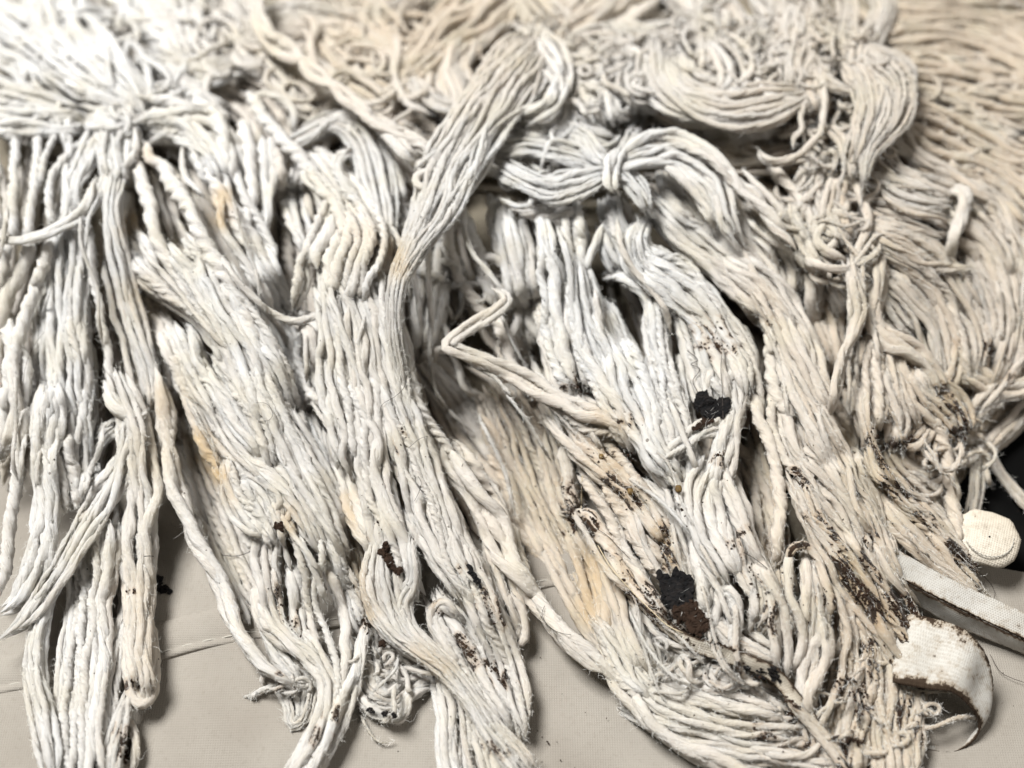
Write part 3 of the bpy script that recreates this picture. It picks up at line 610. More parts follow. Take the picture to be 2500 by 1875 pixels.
b(1,-1,1,'r',.06,'',"1930,960,60 1950,1100 1990,1220 2060,1320 2120,1370",core=0)
b(1,0,1,'r',.04,'',"1990,930,60 2040,1040 2080,1160 2110,1260 2130,1300",core=0)
b(1,-2,1,'s',-.05,'',"1850,1010,46 1820,1130 1800,1260 1790,1400 1780,1560",core=1)
b(1,-5,4,'s',-.08,'',"1850,1050,160 1870,1200,170 1850,1380,160 1830,1530,130")
b(1,1,1,'s',-.15,'',"1810,1180,40 1860,1190 1910,1210",core=0)
b(1,-8,6,'s',.0,'',"1780,1500,150 1860,1600,180 1960,1720,200 2060,1860,200 2160,2020,200",core=1)
b(1,8,2,'s',.10,'',"2110,1230,36,7 2185,1290,46,11 2100,1370,56 1980,1440,60 1925,1490,60 1990,1520,64 2100,1550,70,10 2206,1600,76,8 2330,1690,90 2480,1760,90 2620,1810,80 2730,1860,60,5",core=1,name='kinked_yarn')
b(1,3,1,'s',.08,'',"1800,1560,50 1900,1500,56 1990,1520,56 2110,1600,56 2200,1640",core=1)
b(1,2,1,'r',.08,'',"2130,1370,90 2170,1460 2200,1560 2260,1650",core=1)
b(2,0,1,'s',-.05,'',"-60,880,50 -20,960 10,1050 40,1170 40,1300 30,1420",core=1)
b(2,-1,1,'r',-.03,'',"-90,860,60 -90,960 -60,1080 -20,1180 -10,1300",core=0)
b(2,1,1,'s',.03,'',"-130,1100,60 -70,1110 -20,1150 20,1220 30,1350 0,1450",core=0)
b(2,-3,1,'r',.06,'',"-40,1240,60 -60,1380 0,1450 80,1560",core=0)
b(4,-6,3,'s',.05,'',"60,-200,70 20,-90,70 10,10,70 60,60,60 110,0,50 90,-60,40",core=0)
# ---- white tied hank at the centre
b(2,9,6,'s',-.25,'',"-60,720,110,6 60,780,140,9 160,815,150 280,800,140 380,760,100 430,740,60",core=1,name='tied_hank')
b(2,12,2,'s',-.2,'',"480,640,50 440,700,60 430,790,60 450,830,40",core=0,name='tied_hank')
b(2,9,4,'s',-.2,'',"440,740,50 500,765,80 555,830,90 585,910,60",core=1,name='tied_hank')
b(2,10,3,'s',-.15,'',"450,720,60 560,680,90 700,670,110 820,730,120 890,830,110 920,940,90 960,1020,70",core=1,name='tied_hank')
b(2,11,2,'s',-.1,'',"480,660,50 600,580,60 740,610,70 860,680,70 960,790,70 1050,850,70 1130,960,70 1190,1030,60",core=1,name='tied_hank')
b(2,9,2,'s',-.05,'',"640,700,50 760,780,60 840,870,70 870,950,50",core=0)
b(2,8,1,'s',-.05,'',"1000,740,40 1060,800,50 1130,870,60 1190,960,60",core=0)
b(2,7,3,'s',-.1,'',"470,670,60 520,580,70 560,500,60 500,420,60 420,390,60 350,370,60",core=1)
b(2,7,3,'s',-.1,'',"300,330,100 380,430,120 440,520,100",core=1)
b(2,12,1,'s',0,'',"-40,860,26,9 30,890 80,870 90,780 110,750 150,740",core=0)
b(2,9,1,'s',-.1,'',"125,720,34 150,640 170,605 230,610 280,640",core=0)
b(2,7,4,'s',-.15,'',"-60,660,90 60,640,90 200,670,90 330,710,80 430,730,60",core=1)
b(2,6,3,'s',-.1,'0',"260,560,90,9 310,600,100 350,660,90 400,710,70",core=1)
b(2,4,5,'s',-.05,'',"0,500,120 90,560,130 200,550,130 240,480,100 200,420,80",core=1)
b(2,3,5,'s',-.05,'',"0,620,120 120,560,120 260,560,130 400,620,120")
b(2,0,3,'s',.25,'',"20,900,100,3 140,900,100 280,880,100",core=1)
# ---- curly ball and tangle, back right
b(2,4,4,'s',.0,'',"250,200,120 370,170,130 500,150,120 640,150,110 800,130,90",core=1)
b(2,6,2,'s',.0,'',"270,260,60 360,240,70 470,210,70 560,170,60",core=0)
b(2,6,3,'f',-.05,'',"240,260,80 300,290,90 380,250,90 330,330,80 260,320,80",core=0)
b(2,5,4,'s',-.05,'',"230,400,120 330,330,120 430,290,120 520,250,110",core=1)
b(2,8,1,'s',-.05,'',"490,185,40 560,240 620,310 650,380 700,410",core=0)
b(2,7,2,'s',-.08,'',"520,320,60 540,410,60 600,470,60 670,420,60",core=0)
b(2,6,3,'s',-.02,'',"470,300,90 520,370,90 560,430,80 620,400,80",core=1)
b(2,5,2,'s',-.05,'',"400,430,70 480,400,60 470,300,60 420,280,50",core=0)
b(2,8,8,'s',.05,'',"640,200,180,6 680,340,260,10 800,420,260 950,440,230 1100,420,180 1240,400,110",core=2,name='curled_hank')
b(2,13,3,'s',.0,'',"620,180,60 650,350,80 780,460,90 940,510,100 1100,500,100 1240,440,70",core=1,name='curled_hank')
b(2,13,2,'s',.0,'',"900,130,60 990,220,70 1030,310,70 980,390,60 870,460,50",core=0)
b(2,12,4,'f',-.08,'',"850,180,120 930,260,130 940,350,120 900,400,90",core=0)
b(2,12,2,'s',-.08,'',"1040,240,60 1060,340,60 1110,410,60 1240,430,50",core=0)
b(2,5,5,'s',.1,'',"740,170,150 850,140,150 950,160,150 1060,240,120",core=1)
b(2,10,6,'f',.05,'',"800,60,130 830,120,150 860,200,150 830,300,150",core=1)
b(2,8,5,'f',.05,'',"870,20,140 940,60,150 960,150,140",core=1)
b(2,-3,3,'s',.1,'',"540,560,100 700,570,100 860,600,100 1040,600,100 1180,570,90",core=1)
b(2,-4,4,'s',.2,'',"620,420,160 720,490,150 900,560,130 1080,570,120",core=1)
b(2,-4,4,'s',.2,'',"820,640,130 950,700,130 1080,690,120 1200,650,120",core=1)
b(2,10,7,'f',.05,'',"1260,-40,110,8 1240,40,160,12 1230,130,200 1210,240,200 1200,350,160",core=2,name='curled_hank')
b(2,11,5,'f',.0,'',"1160,30,90 1230,10,90 1290,60,90 1330,140,90 1390,220,80",core=1)
b(2,10,4,'f',-.1,'',"1060,-30,100 1110,60,100 1160,120,90",core=1)
b(2,10,4,'s',.05,'',"1230,230,120 1290,290,120 1290,380,110 1320,470,100",core=1)
b(2,11,5,'s',-.15,'',"1560,-60,110,6 1600,40,120 1560,130,130 1500,210,140,12 1490,300,140",core=1)
b(2,11,4,'s',-.05,'',"1440,-50,90 1450,80,100 1440,160,100 1480,250,100",core=1)
b(2,11,4,'s',-.05,'',"1330,260,90,12 1340,330,80 1400,370,60 1500,400,40",core=1)
b(2,14,9,'s',-.12,'',"1480,200,110,12 1560,290,240 1630,370,260 1620,480,230 1580,570,160 1540,650,100 1520,760,50 1510,840,30,8",core=2,name='flared_hank')
b(2,14,5,'s',-.05,'',"1440,260,110 1500,350,120 1530,460,110 1510,560,90 1480,660,60",core=1,name='flared_hank')
b(2,15,4,'s',-.15,'',"1540,240,80,12 1640,260,90 1710,300,70 1720,360,50,12",core=1)
b(2,13,1,'s',-.08,'1',"1330,310,44 1350,420 1335,520 1320,590 1260,650 1190,680 1110,690 1050,640,20",core=0,name='hanging_yarn')
b(2,12,1,'s',-.05,'1',"1270,420,40 1245,500 1250,560 1215,590 1205,640,20",core=0)
b(2,11,2,'f',0,'1',"1500,480,30 1470,570,34 1430,660,30 1430,740,24 1400,800,14",core=0)
b(2,10,3,'f',0,'1',"1460,560,50 1480,640,50 1500,700,40",core=0)
b(2,9,2,'s',-.02,'',"1350,540,50 1410,600,60 1440,700,60 1460,780,60",core=1)
# ---- right-centre hanging tangle
b(2,6,1,'s',-.02,'',"1120,700,50 1180,780 1240,860 1260,950",core=0)
b(2,3,3,'s',-.02,'',"1300,640,70 1270,740,80 1230,840,90 1230,940,120 1280,1050,110 1330,1140,90",core=1)
b(2,6,1,'s',-.05,'',"1240,860,56 1290,960 1330,1060 1390,1100 1430,1110",core=0)
b(2,5,3,'s',-.02,'',"1360,680,80 1310,780,80 1320,880,90 1370,970,90 1420,1000,80",core=1)
b(2,4,4,'s',.05,'',"1400,760,120 1380,880,120 1400,980,120 1440,1040,100",core=1)
b(2,8,1,'s',-.05,'',"1460,760,50,6 1500,840,60 1530,930,60 1520,1020,50 1490,1080,46 1470,1150,40",core=0)
b(2,1,4,'s',.05,'',"1200,900,160 1230,1010,170 1270,1100,160 1330,1150,130",core=1)
b(2,7,2,'s',.0,'',"1240,1120,60 1330,1150,60 1420,1160,50 1470,1150,40",core=0)
b(2,8,1,'f',0,'',"1465,1150,30 1520,1130 1570,1090 1590,1050",core=0)
b(2,8,1,'f',0,'',"1465,1150,26 1520,1080 1560,1020 1600,1010",core=0)
b(2,8,1,'f',0,'1',"1465,1150,22 1510,1170 1545,1200",core=0)
b(2,8,1,'f',0,'',"1465,1155,26 1500,1120 1540,1110 1580,1060",core=0)
b(2,7,2,'s',-.02,'',"1460,1140,46,8 1480,1240,56 1500,1330,60 1480,1420,60 1440,1510,56 1410,1600,50 1390,1700,50 1370,1780,40,4",core=1,name='hanging_yarn')
b(2,8,1,'s',0,'',"1470,1150,24 1510,1220 1510,1310 1490,1390",core=0)
b(2,-3,2,'s',-.05,'',"1300,1160,90 1310,1320,90 1310,1500,90 1330,1659,90 1350,1760,80",core=1)
b(2,-8,3,'s',-.1,'',"1350,1210,90 1400,1280,100 1430,1360,90",core=1)
b(2,-9,4,'s',.2,'',"1330,1350,150 1380,1500,150 1400,1650,150",core=1)
b(4,-8,3,'s',.1,'',"1420,-130,90 1460,0,100 1470,150,100 1500,280,90",core=1)
b(4,-2,1,'s',-.02,'',"1375,90,36 1400,160 1440,210 1480,240",core=0)
# ---- centre columns
b(2,5,3,'r',-.1,'',"110,930,90,2 150,1050,120,6 170,1200,130 190,1350,140 230,1500,150 280,1660,150",core=2)
b(2,5,2,'r',-.12,'',"250,910,100,3 260,1020,110 270,1150,100 300,1300,100 350,1450,110",core=2)
b(2,5,1,'s',-.15,'0',"390,960,60,3 370,1030 330,1100 300,1180",core=1)
b(2,4,5,'s',-.18,'',"280,1150,130 300,1300,170 340,1450,190 400,1580,200 470,1720,210 540,1860,210",core=2)
b(2,0,4,'s',0,'',"0,930,160 30,1100,150 60,1280,150 100,1450,140",core=1)
b(2,2,3,'r',.05,'',"130,1330,90 180,1480,110 220,1640,130 270,1780,130",core=2)
b(2,1,2,'s',.08,'',"140,1440,80 170,1540,90 190,1660,80 240,1740,60",core=1)
b(2,-2,3,'s',.05,'',"420,850,120 440,950,130 480,1040,120 520,1080,100",core=1)
b(2,0,3,'s',-.1,'',"400,980,90 420,1080,90 460,1180,90",core=1)
b(2,6,4,'s',-.25,'0',"590,930,50,3 540,1030,130 560,1120,170 640,1190,200 740,1240,200",core=2)
b(2,4,6,'s',-.15,'',"560,1130,200 700,1220,230 800,1320,240 880,1440,240 950,1580,240 990,1720,220",core=2)
b(2,1,5,'s',.0,'',"640,900,130 750,1020,160 900,1130,180 1010,1220,190 1110,1330,190",core=2)
b(2,3,5,'s',.02,'',"950,1130,160 1080,1230,190 1170,1370,190 1230,1500,190 1290,1650,180 1360,1800,170",core=2)
b(2,0,5,'s',-.1,'',"860,800,150 910,930,170 980,1060,170 1060,1160,170 1150,1260,140",core=1)
b(2,-2,2,'s',-.02,'',"650,740,90 700,860,90 780,960,90",core=1)
b(2,-3,3,'s',.1,'',"740,800,120 820,900,120 850,970,100",core=1)
b(2,1,4,'s',-.08,'',"1050,1000,110 1130,1060,120 1180,1150,130 1200,1260,120",core=1)
b(2,-2,4,'s',-.05,'',"1000,900,140 1100,1000,140 1180,1080,120",core=1)
b(2,4,2,'s',-.1,'',"370,1210,60,2 450,1190,64 540,1230,64 590,1310,60 600,1420,60 620,1560,60 640,1700,60",core=1)
b(2,0,3,'s',.0,'',"400,1300,90 450,1420,100 510,1550,110 560,1700,110",core=1)
b(2,3,3,'s',-.03,'',"600,1280,90 620,1420,110 640,1560,110 690,1700,110 740,1820,110",core=1)
b(2,3,4,'s',-.12,'',"740,1300,140 790,1450,150 830,1600,160 870,1750,170",core=2)
b(2,5,2,'s',-.1,'',"1000,1540,70 960,1640,80 950,1780,90 930,1900,90 900,2050,80",core=1)
b(2,4,2,'r',-.02,'',"1110,1400,110 1150,1500,120 1170,1640,120 1230,1780,110",core=1)
b(2,3,2,'r',.0,'',"1200,1340,90 1240,1480,100 1270,1600,100 1330,1760,100",core=1)
# ---- far right, swept fringe
b(2,-2,9,'f',.22,'',"1600,40,200 1780,60,220 1960,60,230 2140,60,230 2280,90,220",core=1)
b(2,-2,10,'f',.22,'',"1600,190,200 1780,170,240 1960,190,250 2120,240,250 2280,320,250",core=1)
b(2,-3,9,'f',.22,'',"1650,320,220 1800,340,240 1960,380,260 2120,420,260 2280,460,260",core=1)
b(2,-2,9,'f',.22,'',"1680,460,200 1820,500,240 1960,560,260 2120,640,260 2280,700,260",core=1)
b(2,-2,9,'f',.2,'',"1700,600,180 1860,700,230 2020,760,260 2160,840,260 2280,960,250",core=1)
b(2,-1,4,'s',-.05,'',"1560,-40,110 1700,-20,110 1850,-40,90",core=1)
b(2,2,3,'f',-.1,'01',"1850,255,40 1900,260,44 1960,265,30",core=0)
b(2,1,4,'f',-.05,'1',"1960,390,90 2060,390,100 2160,380,80",core=0)
b(2,1,4,'f',-.05,'1',"1980,520,90 2080,560,110 2190,590,90",core=0)
b(2,0,4,'f',.0,'01',"2060,170,100 2140,200,120 2220,260,100",core=0)
b(2,-1,7,'s',.12,'',"1950,720,160 2080,820,200 2160,950,200 2200,1100,180 2230,1260,160",core=1)
b(2,2,4,'s',-.1,'',"1600,640,110 1720,740,130 1840,800,120 1930,840,90",core=1)
b(2,2,5,'s',-.18,'',"1540,750,130 1640,810,150 1760,860,150 1880,880,130",core=1)
b(2,1,3,'s',.0,'',"1660,560,120 1780,680,130 1900,760,120 2000,830,110 2090,900,110",core=1)
b(2,5,3,'s',.0,'',"1960,790,90,2 2080,870,110 2130,970,110 2150,1080,100 2150,1180,80",core=1)
b(2,6,2,'s',-.2,'',"1880,820,60,3 1940,840,70,7 1940,920,70 1900,1020,66 1890,1130,50,3",core=1,name='looped_yarn')
b(2,2,4,'s',.0,'',"1540,880,120 1660,930,140 1780,970,140 1880,1010,120",core=1)
b(2,3,4,'s',.08,'',"1560,960,110 1680,1020,130 1790,1080,130 1880,1170,110 1950,1270,110 1990,1380,100",core=1)
b(2,6,2,'s',.12,'1',"1540,1010,50 1640,1070,60 1760,1130,60 1880,1160,46 2010,1150,20",core=0)
b(2,3,5,'s',.05,'',"1560,1010,130 1700,1090,160 1820,1200,180 1910,1330,190 1970,1480,180 1980,1620,150",core=2)
b(2,2,5,'s',.05,'',"1900,940,160 2010,1020,190 2080,1140,200 2130,1280,190 2140,1420,170 2080,1560,150",core=2)
b(2,0,3,'s',.0,'',"1990,900,110 2060,1000,110 2110,1100,100",core=1)
b(2,2,4,'s',-.1,'',"2230,1040,130 2200,1180,150 2190,1320,150 2170,1460,140 2140,1600,130",core=1)
b(2,1,6,'f',-.02,'',"2290,1280,200 2220,1420,200 2160,1560,180 2080,1680,150 2000,1760,120",core=1)
b(2,4,2,'s',-.03,'',"1600,1080,70 1570,1230,80 1560,1370,80 1610,1450,90 1710,1520,110 1790,1610,120 1830,1720,120",core=1,name='hanging_yarn')
b(2,2,4,'s',-.05,'',"1620,1180,110 1700,1260,130 1780,1370,130 1820,1500,120 1850,1640,110",core=1)
b(2,-1,5,'s',-.1,'',"1570,1260,130 1640,1380,140 1710,1460,130",core=1)
b(2,2,3,'s',.08,'',"1830,1240,110 1880,1400,120 1890,1540,120 1860,1660,110",core=1)
b(2,3,4,'s',-.1,'',"1960,1120,110 2040,1240,120 2080,1380,110 2080,1500,100",core=1)
b(2,5,1,'s',.0,'1',"2040,1400,50 2050,1450 2060,1500,46",core=0)
b(2,1,4,'s',.0,'',"1640,1480,120 1640,1600,140 1660,1720,150 1700,1850,130",core=1)
b(2,3,3,'r',-.02,'',"1560,1440,90 1550,1560,90 1560,1700,100 1570,1850,100",core=1)
# ---- right hanks, lower
b(4,0,2,'s',-.02,'',"1490,-60,90 1500,80,90 1530,200,80 1550,320,70",core=1)
b(4,2,3,'s',-.02,'',"1590,-60,120 1630,80,120 1660,180,110 1640,270,80",core=1)
b(4,3,4,'s',.05,'',"1720,-60,140 1760,40,150 1830,110,160 1900,180,130 1940,220,100",core=1)
b(4,3,4,'s',.1,'',"1800,-20,110 1870,60,130 1930,140,120 1950,210,100",core=1)
b(4,2,3,'s',.05,'',"1900,-60,130 2010,-20,130 2100,30,110 2200,20,100 2280,-20,100",core=1)
b(4,0,3,'s',.1,'',"1640,180,90 1700,260,110 1760,230,110 1790,170,100",core=1)
b(4,-3,4,'s',.05,'',"1640,260,120 1700,360,130 1790,410,130 1860,350,110",core=1)
b(4,3,1,'r',-.02,'',"1810,160,84 1860,270 1890,400 1910,520 1920,620,76 1900,700,60",core=1)
b(4,-3,5,'f',-.1,'',"1680,400,140 1780,480,150 1850,580,140 1880,660,110",core=1)
b(4,3,3,'s',.05,'',"1540,280,90 1570,370,100 1640,430,100 1730,520,110 1820,610,110 1900,700,100 1980,780,80",core=1)
b(4,0,5,'s',.1,'',"1530,350,120 1600,490,170 1690,610,190 1790,720,180 1890,800,140 1970,870,110 2030,930,80",core=2)
b(4,-3,4,'s',.1,'',"1500,300,120 1550,450,140 1620,600,150 1680,700,140",core=1)
b(4,-5,4,'f',-.1,'',"2260,60,130 2150,160,120 2050,260,100 1960,320,100 1880,350,90",core=1)
b(4,-4,5,'f',-.1,'',"2020,240,90 2000,380,80 1990,500,80 1970,620,70",core=0)
b(4,-7,4,'f',-.1,'',"2030,280,70 2110,400,70 2200,510,70 2300,600,60",core=0)
# ---- lower centre mass with the crust of earth
b(4,4,5,'s',-.18,'',"440,-140,200,5 500,0,220 560,140,210 620,290,180 680,400,130",core=2)
b(4,3,4,'s',-.12,'',"640,-100,170 680,80,170 720,220,150 700,330,130",core=2)
b(4,5,2,'s',-.1,'',"850,-60,90 870,60,100 880,140,90 850,200,80",core=1)
b(4,5,3,'s',-.12,'',"960,-40,110 950,100,120 920,230,120 900,350,120 860,450,120",core=2)
b(4,6,3,'f',-.1,'',"640,350,60 720,270,80 800,210,90 900,190,80",core=0)
b(4,0,4,'s',-.12,'',"730,240,150 780,340,150 800,450,150",core=1)
b(4,4,4,'s',-.2,'',"870,360,160 830,470,200 850,590,210 890,700,200 950,820,160",core=2)
b(4,5,2,'s',-.05,'',"910,380,90 960,500,90 1010,640,90 1070,780,90 1120,900,90 1150,1050,90 1160,1230,80",core=2)
b(4,3,3,'s',-.02,'',"960,600,110 1010,720,120 1060,850,120 1080,980,120 1050,1060,100",core=2)
b(4,-3,1,'r',.02,'',"960,240,60 1020,350 1055,480 1065,620 1060,770",core=1)
b(4,2,1,'r',.0,'',"1040,60,76,4 1080,190 1130,330 1155,470 1150,610 1135,760,60",core=1)
b(4,3,2,'s',-.05,'',"1120,20,110 1160,160,110 1210,300,110 1280,430,110 1340,560,110 1410,700,100",core=2)
b(4,4,4,'s',.06,'',"1180,-80,130 1260,80,150 1340,240,150 1430,400,150 1510,550,140 1580,700,120 1640,820,100 1690,890,80",core=2)
b(4,5,3,'s',.06,'',"1300,20,110 1380,160,120 1460,320,110 1530,480,110 1590,640,100 1640,760,90",core=1)
b(4,3,3,'s',-.1,'',"1230,300,100 1330,400,110 1420,500,120 1480,620,120 1540,760,110",core=2)
b(4,1,4,'s',.02,'',"1180,160,110 1230,330,130 1290,500,150 1370,620,160",core=2)
b(4,-5,4,'s',.2,'',"1000,300,160 1080,520,170 1120,760,160 1160,950,150",core=1)
b(4,5,5,'s',.03,'',"1240,440,120 1310,580,150 1390,700,170 1480,840,180 1570,980,180 1650,1110,170 1740,1280,140",core=2)
b(4,5,1,'s',.15,'',"1405,750,70 1440,830 1490,920 1560,980 1620,1020,50",core=0,lab='d')
b(4,5,1,'s',.15,'',"1590,880,56 1640,960 1690,1050 1730,1160 1760,1300,40",core=0,lab='d')
b(4,4,1,'s',.15,'1',"1690,880,60 1740,1000 1780,1110 1820,1210 1870,1290,30",core=1,lab='d')
b(4,3,1,'s',.1,'1',"1720,960,50 1780,1080 1840,1160 1910,1210,30",core=1,lab='d')
b(4,5,1,'s',.03,'',"1190,760,50,5 1210,715 1260,700 1310,750 1340,840 1370,930 1365,1000,44",core=0,name='looped_yarn')
b(4,5,1,'s',0,'',"1195,740,56,4 1190,860 1215,960 1250,1060 1240,1160 1210,1230",core=0,name='looped_yarn')
b(4,4,1,'s',0,'',"1265,740,50,4 1270,860 1275,980 1280,1040",core=0)
b(4,2,4,'s',-.02,'',"1280,760,110 1300,900,120 1310,1030,120 1290,1180,120 1270,1360,110",core=2)
b(4,5,2,'s',-.15,'',"1330,1000,60 1340,1100,100 1300,1230,110 1270,1340,90 1290,1420,60",core=1)
b(4,5,1,'s',0,'',"1385,880,54 1420,970 1445,1080 1425,1190 1410,1290 1370,1390 1330,1480",core=0,name='looped_yarn')
b(4,-3,4,'s',.1,'',"1360,860,140 1400,1050,150 1390,1230,150 1370,1400,130",core=1)
b(4,1,5,'s',.03,'',"1450,900,150 1490,1080,180 1500,1250,190 1470,1450,180 1440,1700,180",core=2)
b(4,2,5,'s',.03,'',"1570,960,150 1610,1130,180 1630,1300,190 1620,1480,190 1640,1720,190",core=2)
b(4,3,3,'s',.0,'',"1640,1120,100 1700,1260,110 1720,1400,110 1710,1560,110 1720,1720,100",core=1)
b(4,3,1,'s',-.15,'',"1770,1320,60 1755,1420 1765,1540 1745,1660 1740,1740",core=1)
b(4,4,3,'s',-.02,'1',"1670,1230,80 1750,1300,80 1830,1310,60 1890,1330,30",core=1)
b(4,3,2,'s',0,'',"1550,1090,60 1545,1220,70 1530,1350,70 1490,1490,80 1440,1600,90",core=0)
# tan column in the shade, left of it
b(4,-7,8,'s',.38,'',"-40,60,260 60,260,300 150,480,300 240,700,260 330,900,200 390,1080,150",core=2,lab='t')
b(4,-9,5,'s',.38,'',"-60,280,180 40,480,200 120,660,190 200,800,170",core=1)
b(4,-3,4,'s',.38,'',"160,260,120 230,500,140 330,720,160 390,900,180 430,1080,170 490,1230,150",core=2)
b(4,1,4,'s',.1,'',"420,760,140 480,920,150 520,1080,160 580,1230,150",core=2)
b(4,3,3,'s',-.05,'',"370,1040,70 440,1150,100 500,1260,110 590,1360,110",core=1)
b(4,6,1,'s',.0,'0',"225,250,70,4 235,330,84 245,440,88 262,560,84,5",core=1,name='frayed_yarn')
b(4,7,2,'s',.08,'',"270,570,60,5 320,580,90 370,650,100 450,740,100 530,840,100 600,940,90 660,1040,80",core=1,name='frayed_yarn')
b(4,5,4,'s',.12,'',"210,80,120,4 320,140,170 420,170,150 520,200,120 600,300,90",core=2)
b(4,5,4,'s',.15,'',"230,170,140 330,280,170 440,390,170 540,490,150 620,620,120 680,730,100 740,840,80",core=2)
b(4,4,2,'s',.08,'',"300,400,70 370,500,90 430,600,90 480,720,90 560,820,80",core=1)
b(4,5,2,'s',.08,'',"380,420,80 470,540,100 540,660,100 610,760,100 660,830,90",core=1)
b(4,7,1,'s',.05,'',"560,200,46,5 640,340 720,440 790,560 860,660 930,750 980,840 1040,930,46",core=0,name='stray_cord')
b(4,1,4,'s',-.1,'',"560,440,140 640,520,140 700,640,130 760,760,120",core=1)
b(4,1,4,'s',-.12,'',"700,420,150 760,560,160 800,700,150 830,860,150 850,1000,140",core=2)
b(4,4,1,'s',-.18,'',"790,640,70 800,740 825,860 835,980",core=1)
b(4,5,2,'s',-.18,'',"880,930,80,3 930,900,90,5 970,970,90 970,1060,90 960,1150,80",core=1,name='looped_yarn')
b(4,5,1,'s',-.15,'',"840,700,50 880,820 900,900 880,990 870,1070",core=1)
b(4,1,4,'s',.05,'',"540,880,120 620,1000,130 720,1090,130 850,1150,120",core=1)
b(4,2,3,'s',.02,'',"850,980,120 960,1090,130 1060,1150,120 1150,1200,110",core=1)
# beneath the curved tape: curled ends and long sweeping yarns
b(4,-1,4,'s',.0,'',"540,1020,110 590,1130,120 610,1240,120 640,1330,110",core=1)
b(4,0,3,'s',.0,'1',"640,1080,70 700,1140,80 690,1210,80 620,1240,60",core=1)
b(4,0,3,'s',.0,'1',"760,1160,70 730,1210,80 780,1250,80 860,1230,60",core=1)
b(4,0,3,'s',-.02,'1',"880,1210,80 860,1260,90 930,1300,90 1010,1280,70",core=1)
b(4,1,3,'s',-.1,'1',"940,1250,60 990,1290,80 1050,1270,60",core=1)
b(4,-2,4,'s',.02,'',"1000,1290,110 1080,1360,120 1160,1400,110",core=1)
b(4,0,4,'s',-.08,'',"600,1250,110 740,1320,130 900,1360,140 1060,1400,140 1180,1440,120",core=2)
b(4,1,4,'s',-.08,'',"540,1290,120 660,1380,150 820,1440,150 980,1480,150 1140,1500,140 1240,1500,110",core=2)
b(4,0,5,'s',-.06,'',"560,1400,140 700,1470,160 860,1520,160 1020,1570,160 1200,1600,160 1400,1640,160",core=2)
b(4,-1,5,'s',-.04,'',"640,1480,110 780,1560,130 960,1630,150 1160,1700,160",core=1)
b(4,5,2,'s',.06,'',"390,1200,80,3 440,1250,90 500,1350,90 600,1460,90 720,1540,90 860,1600,90 1000,1670,90 1100,1740,80",core=1,name='stray_cord')
b(4,4,1,'s',-.02,'',"1330,1480,46 1330,1550 1270,1600 1180,1610 1080,1590,40",core=0,name='looped_yarn')
b(4,0,4,'s',.05,'',"1280,1440,120 1320,1540,140 1360,1640,150 1380,1740,140",core=1)
b(4,4,2,'s',.05,'',"1180,1340,60 1250,1420,70 1320,1500,70 1400,1600,60 1460,1720,60",core=0)
b(4,-2,4,'s',.2,'',"1160,1380,130 1150,1450,130 1230,1530,120",core=1)
''', 'yarns', 'exec'))

TANG = []
def tangle(name, q, cx, cy, rx, ry, n, r0, r1, z0, z1, dw, wild=1.0, lmin=110, lmax=330):
    ox, oy = QO[q]; acc = Acc()
    for _ in range(n):
        a = rng.uniform(0, 6.28); rad = math.sqrt(rng.uniform(0, 1)); x, y = ox + (cx + rx * rad * math.cos(a)) * QS, oy + (cy + ry * rad * math.sin(a)) * QS
        L = rng.uniform(lmin, lmax); m_ = int(L / 6); th = rng.uniform(0, 6.28) + np.cumsum((rng.normal(0, .012) + smooth_noise(m_, 6, .026 * wild, 60)) * 6)
        px = x + np.cumsum(np.cos(th)) * 6; py = y + np.cumsum(np.sin(th)) * 6 * .8; pp = np.stack([px, py], 1)
        zz = H(px, py) + (rng.uniform(z0, z1) + smooth_noise(m_, 6, 1.6, 110)) * .001
        e = np.linspace(0, 1, m_); zz = zz - .003 * (np.clip(1 - e / .15, 0, 1) + np.clip(1 - (1 - e) / .15, 0, 1)); zz = np.maximum(zz, .002)
        rr = rng.uniform(r0, r1)
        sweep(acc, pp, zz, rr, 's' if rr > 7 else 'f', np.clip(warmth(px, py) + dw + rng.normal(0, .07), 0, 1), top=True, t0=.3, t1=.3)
    TANG.append((name, acc))
tangle('yarn_tangle', 1, 1500, 280, 420, 220, 75, 6, 11, -4, 2, .10)
tangle('yarn_tangle', 1, 850, 130, 230, 150, 26, 6, 11, -3, 3, .0)
tangle('yarn_tangle', 1, 380, 230, 320, 190, 24, 7, 12, -1, 4, -.1, .8)
tangle('yarn_tangle', 2, 420, 290, 220, 150, 60, 4, 8, 3, 11, .0, 1.5, 80, 220)
tangle('yarn_tangle', 1, 590, 440, 110, 70, 14, 6, 9, 2, 6, -.05, .9, 90, 220)
tangle('yarn_tangle', 2, 180, 560, 240, 130, 26, 5, 9, 1, 8, -.05, 1.2, 90, 240)
tangle('yarn_tangle', 2, 900, 170, 240, 150, 70, 3.5, 7, 8, 16, .0, 1.7, 60, 190)
tangle('yarn_tangle', 2, 1300, 150, 190, 180, 75, 3.5, 7, 9, 17, -.05, 1.7, 60, 190)
tangle('yarn_tangle', 2, 1370, 600, 150, 190, 30, 4, 8, 5, 11, -.05, 1.3, 80, 200)
tangle('yarn_tangle', 2, 1330, 960, 190, 190, 30, 5, 10, 2, 7, .0, 1.2, 90, 230)
tangle('yarn_tangle', 2, 1900, 300, 330, 280, 34, 4, 8, -2, 2, .1, .7, 90, 220)
tangle('yarn_tangle', 2, 2150, 900, 120, 300, 18, 5, 9, -1, 4, .05, .9)
tangle('yarn_tangle', 1, 1930, 1180, 150, 200, 12, 5, 10, -5, 1, .0, 1.1)
tangle('yarn_tangle', 4, 790, 1250, 260, 110, 34, 4, 8, -1, 4, .0, 1.8, 60, 150)
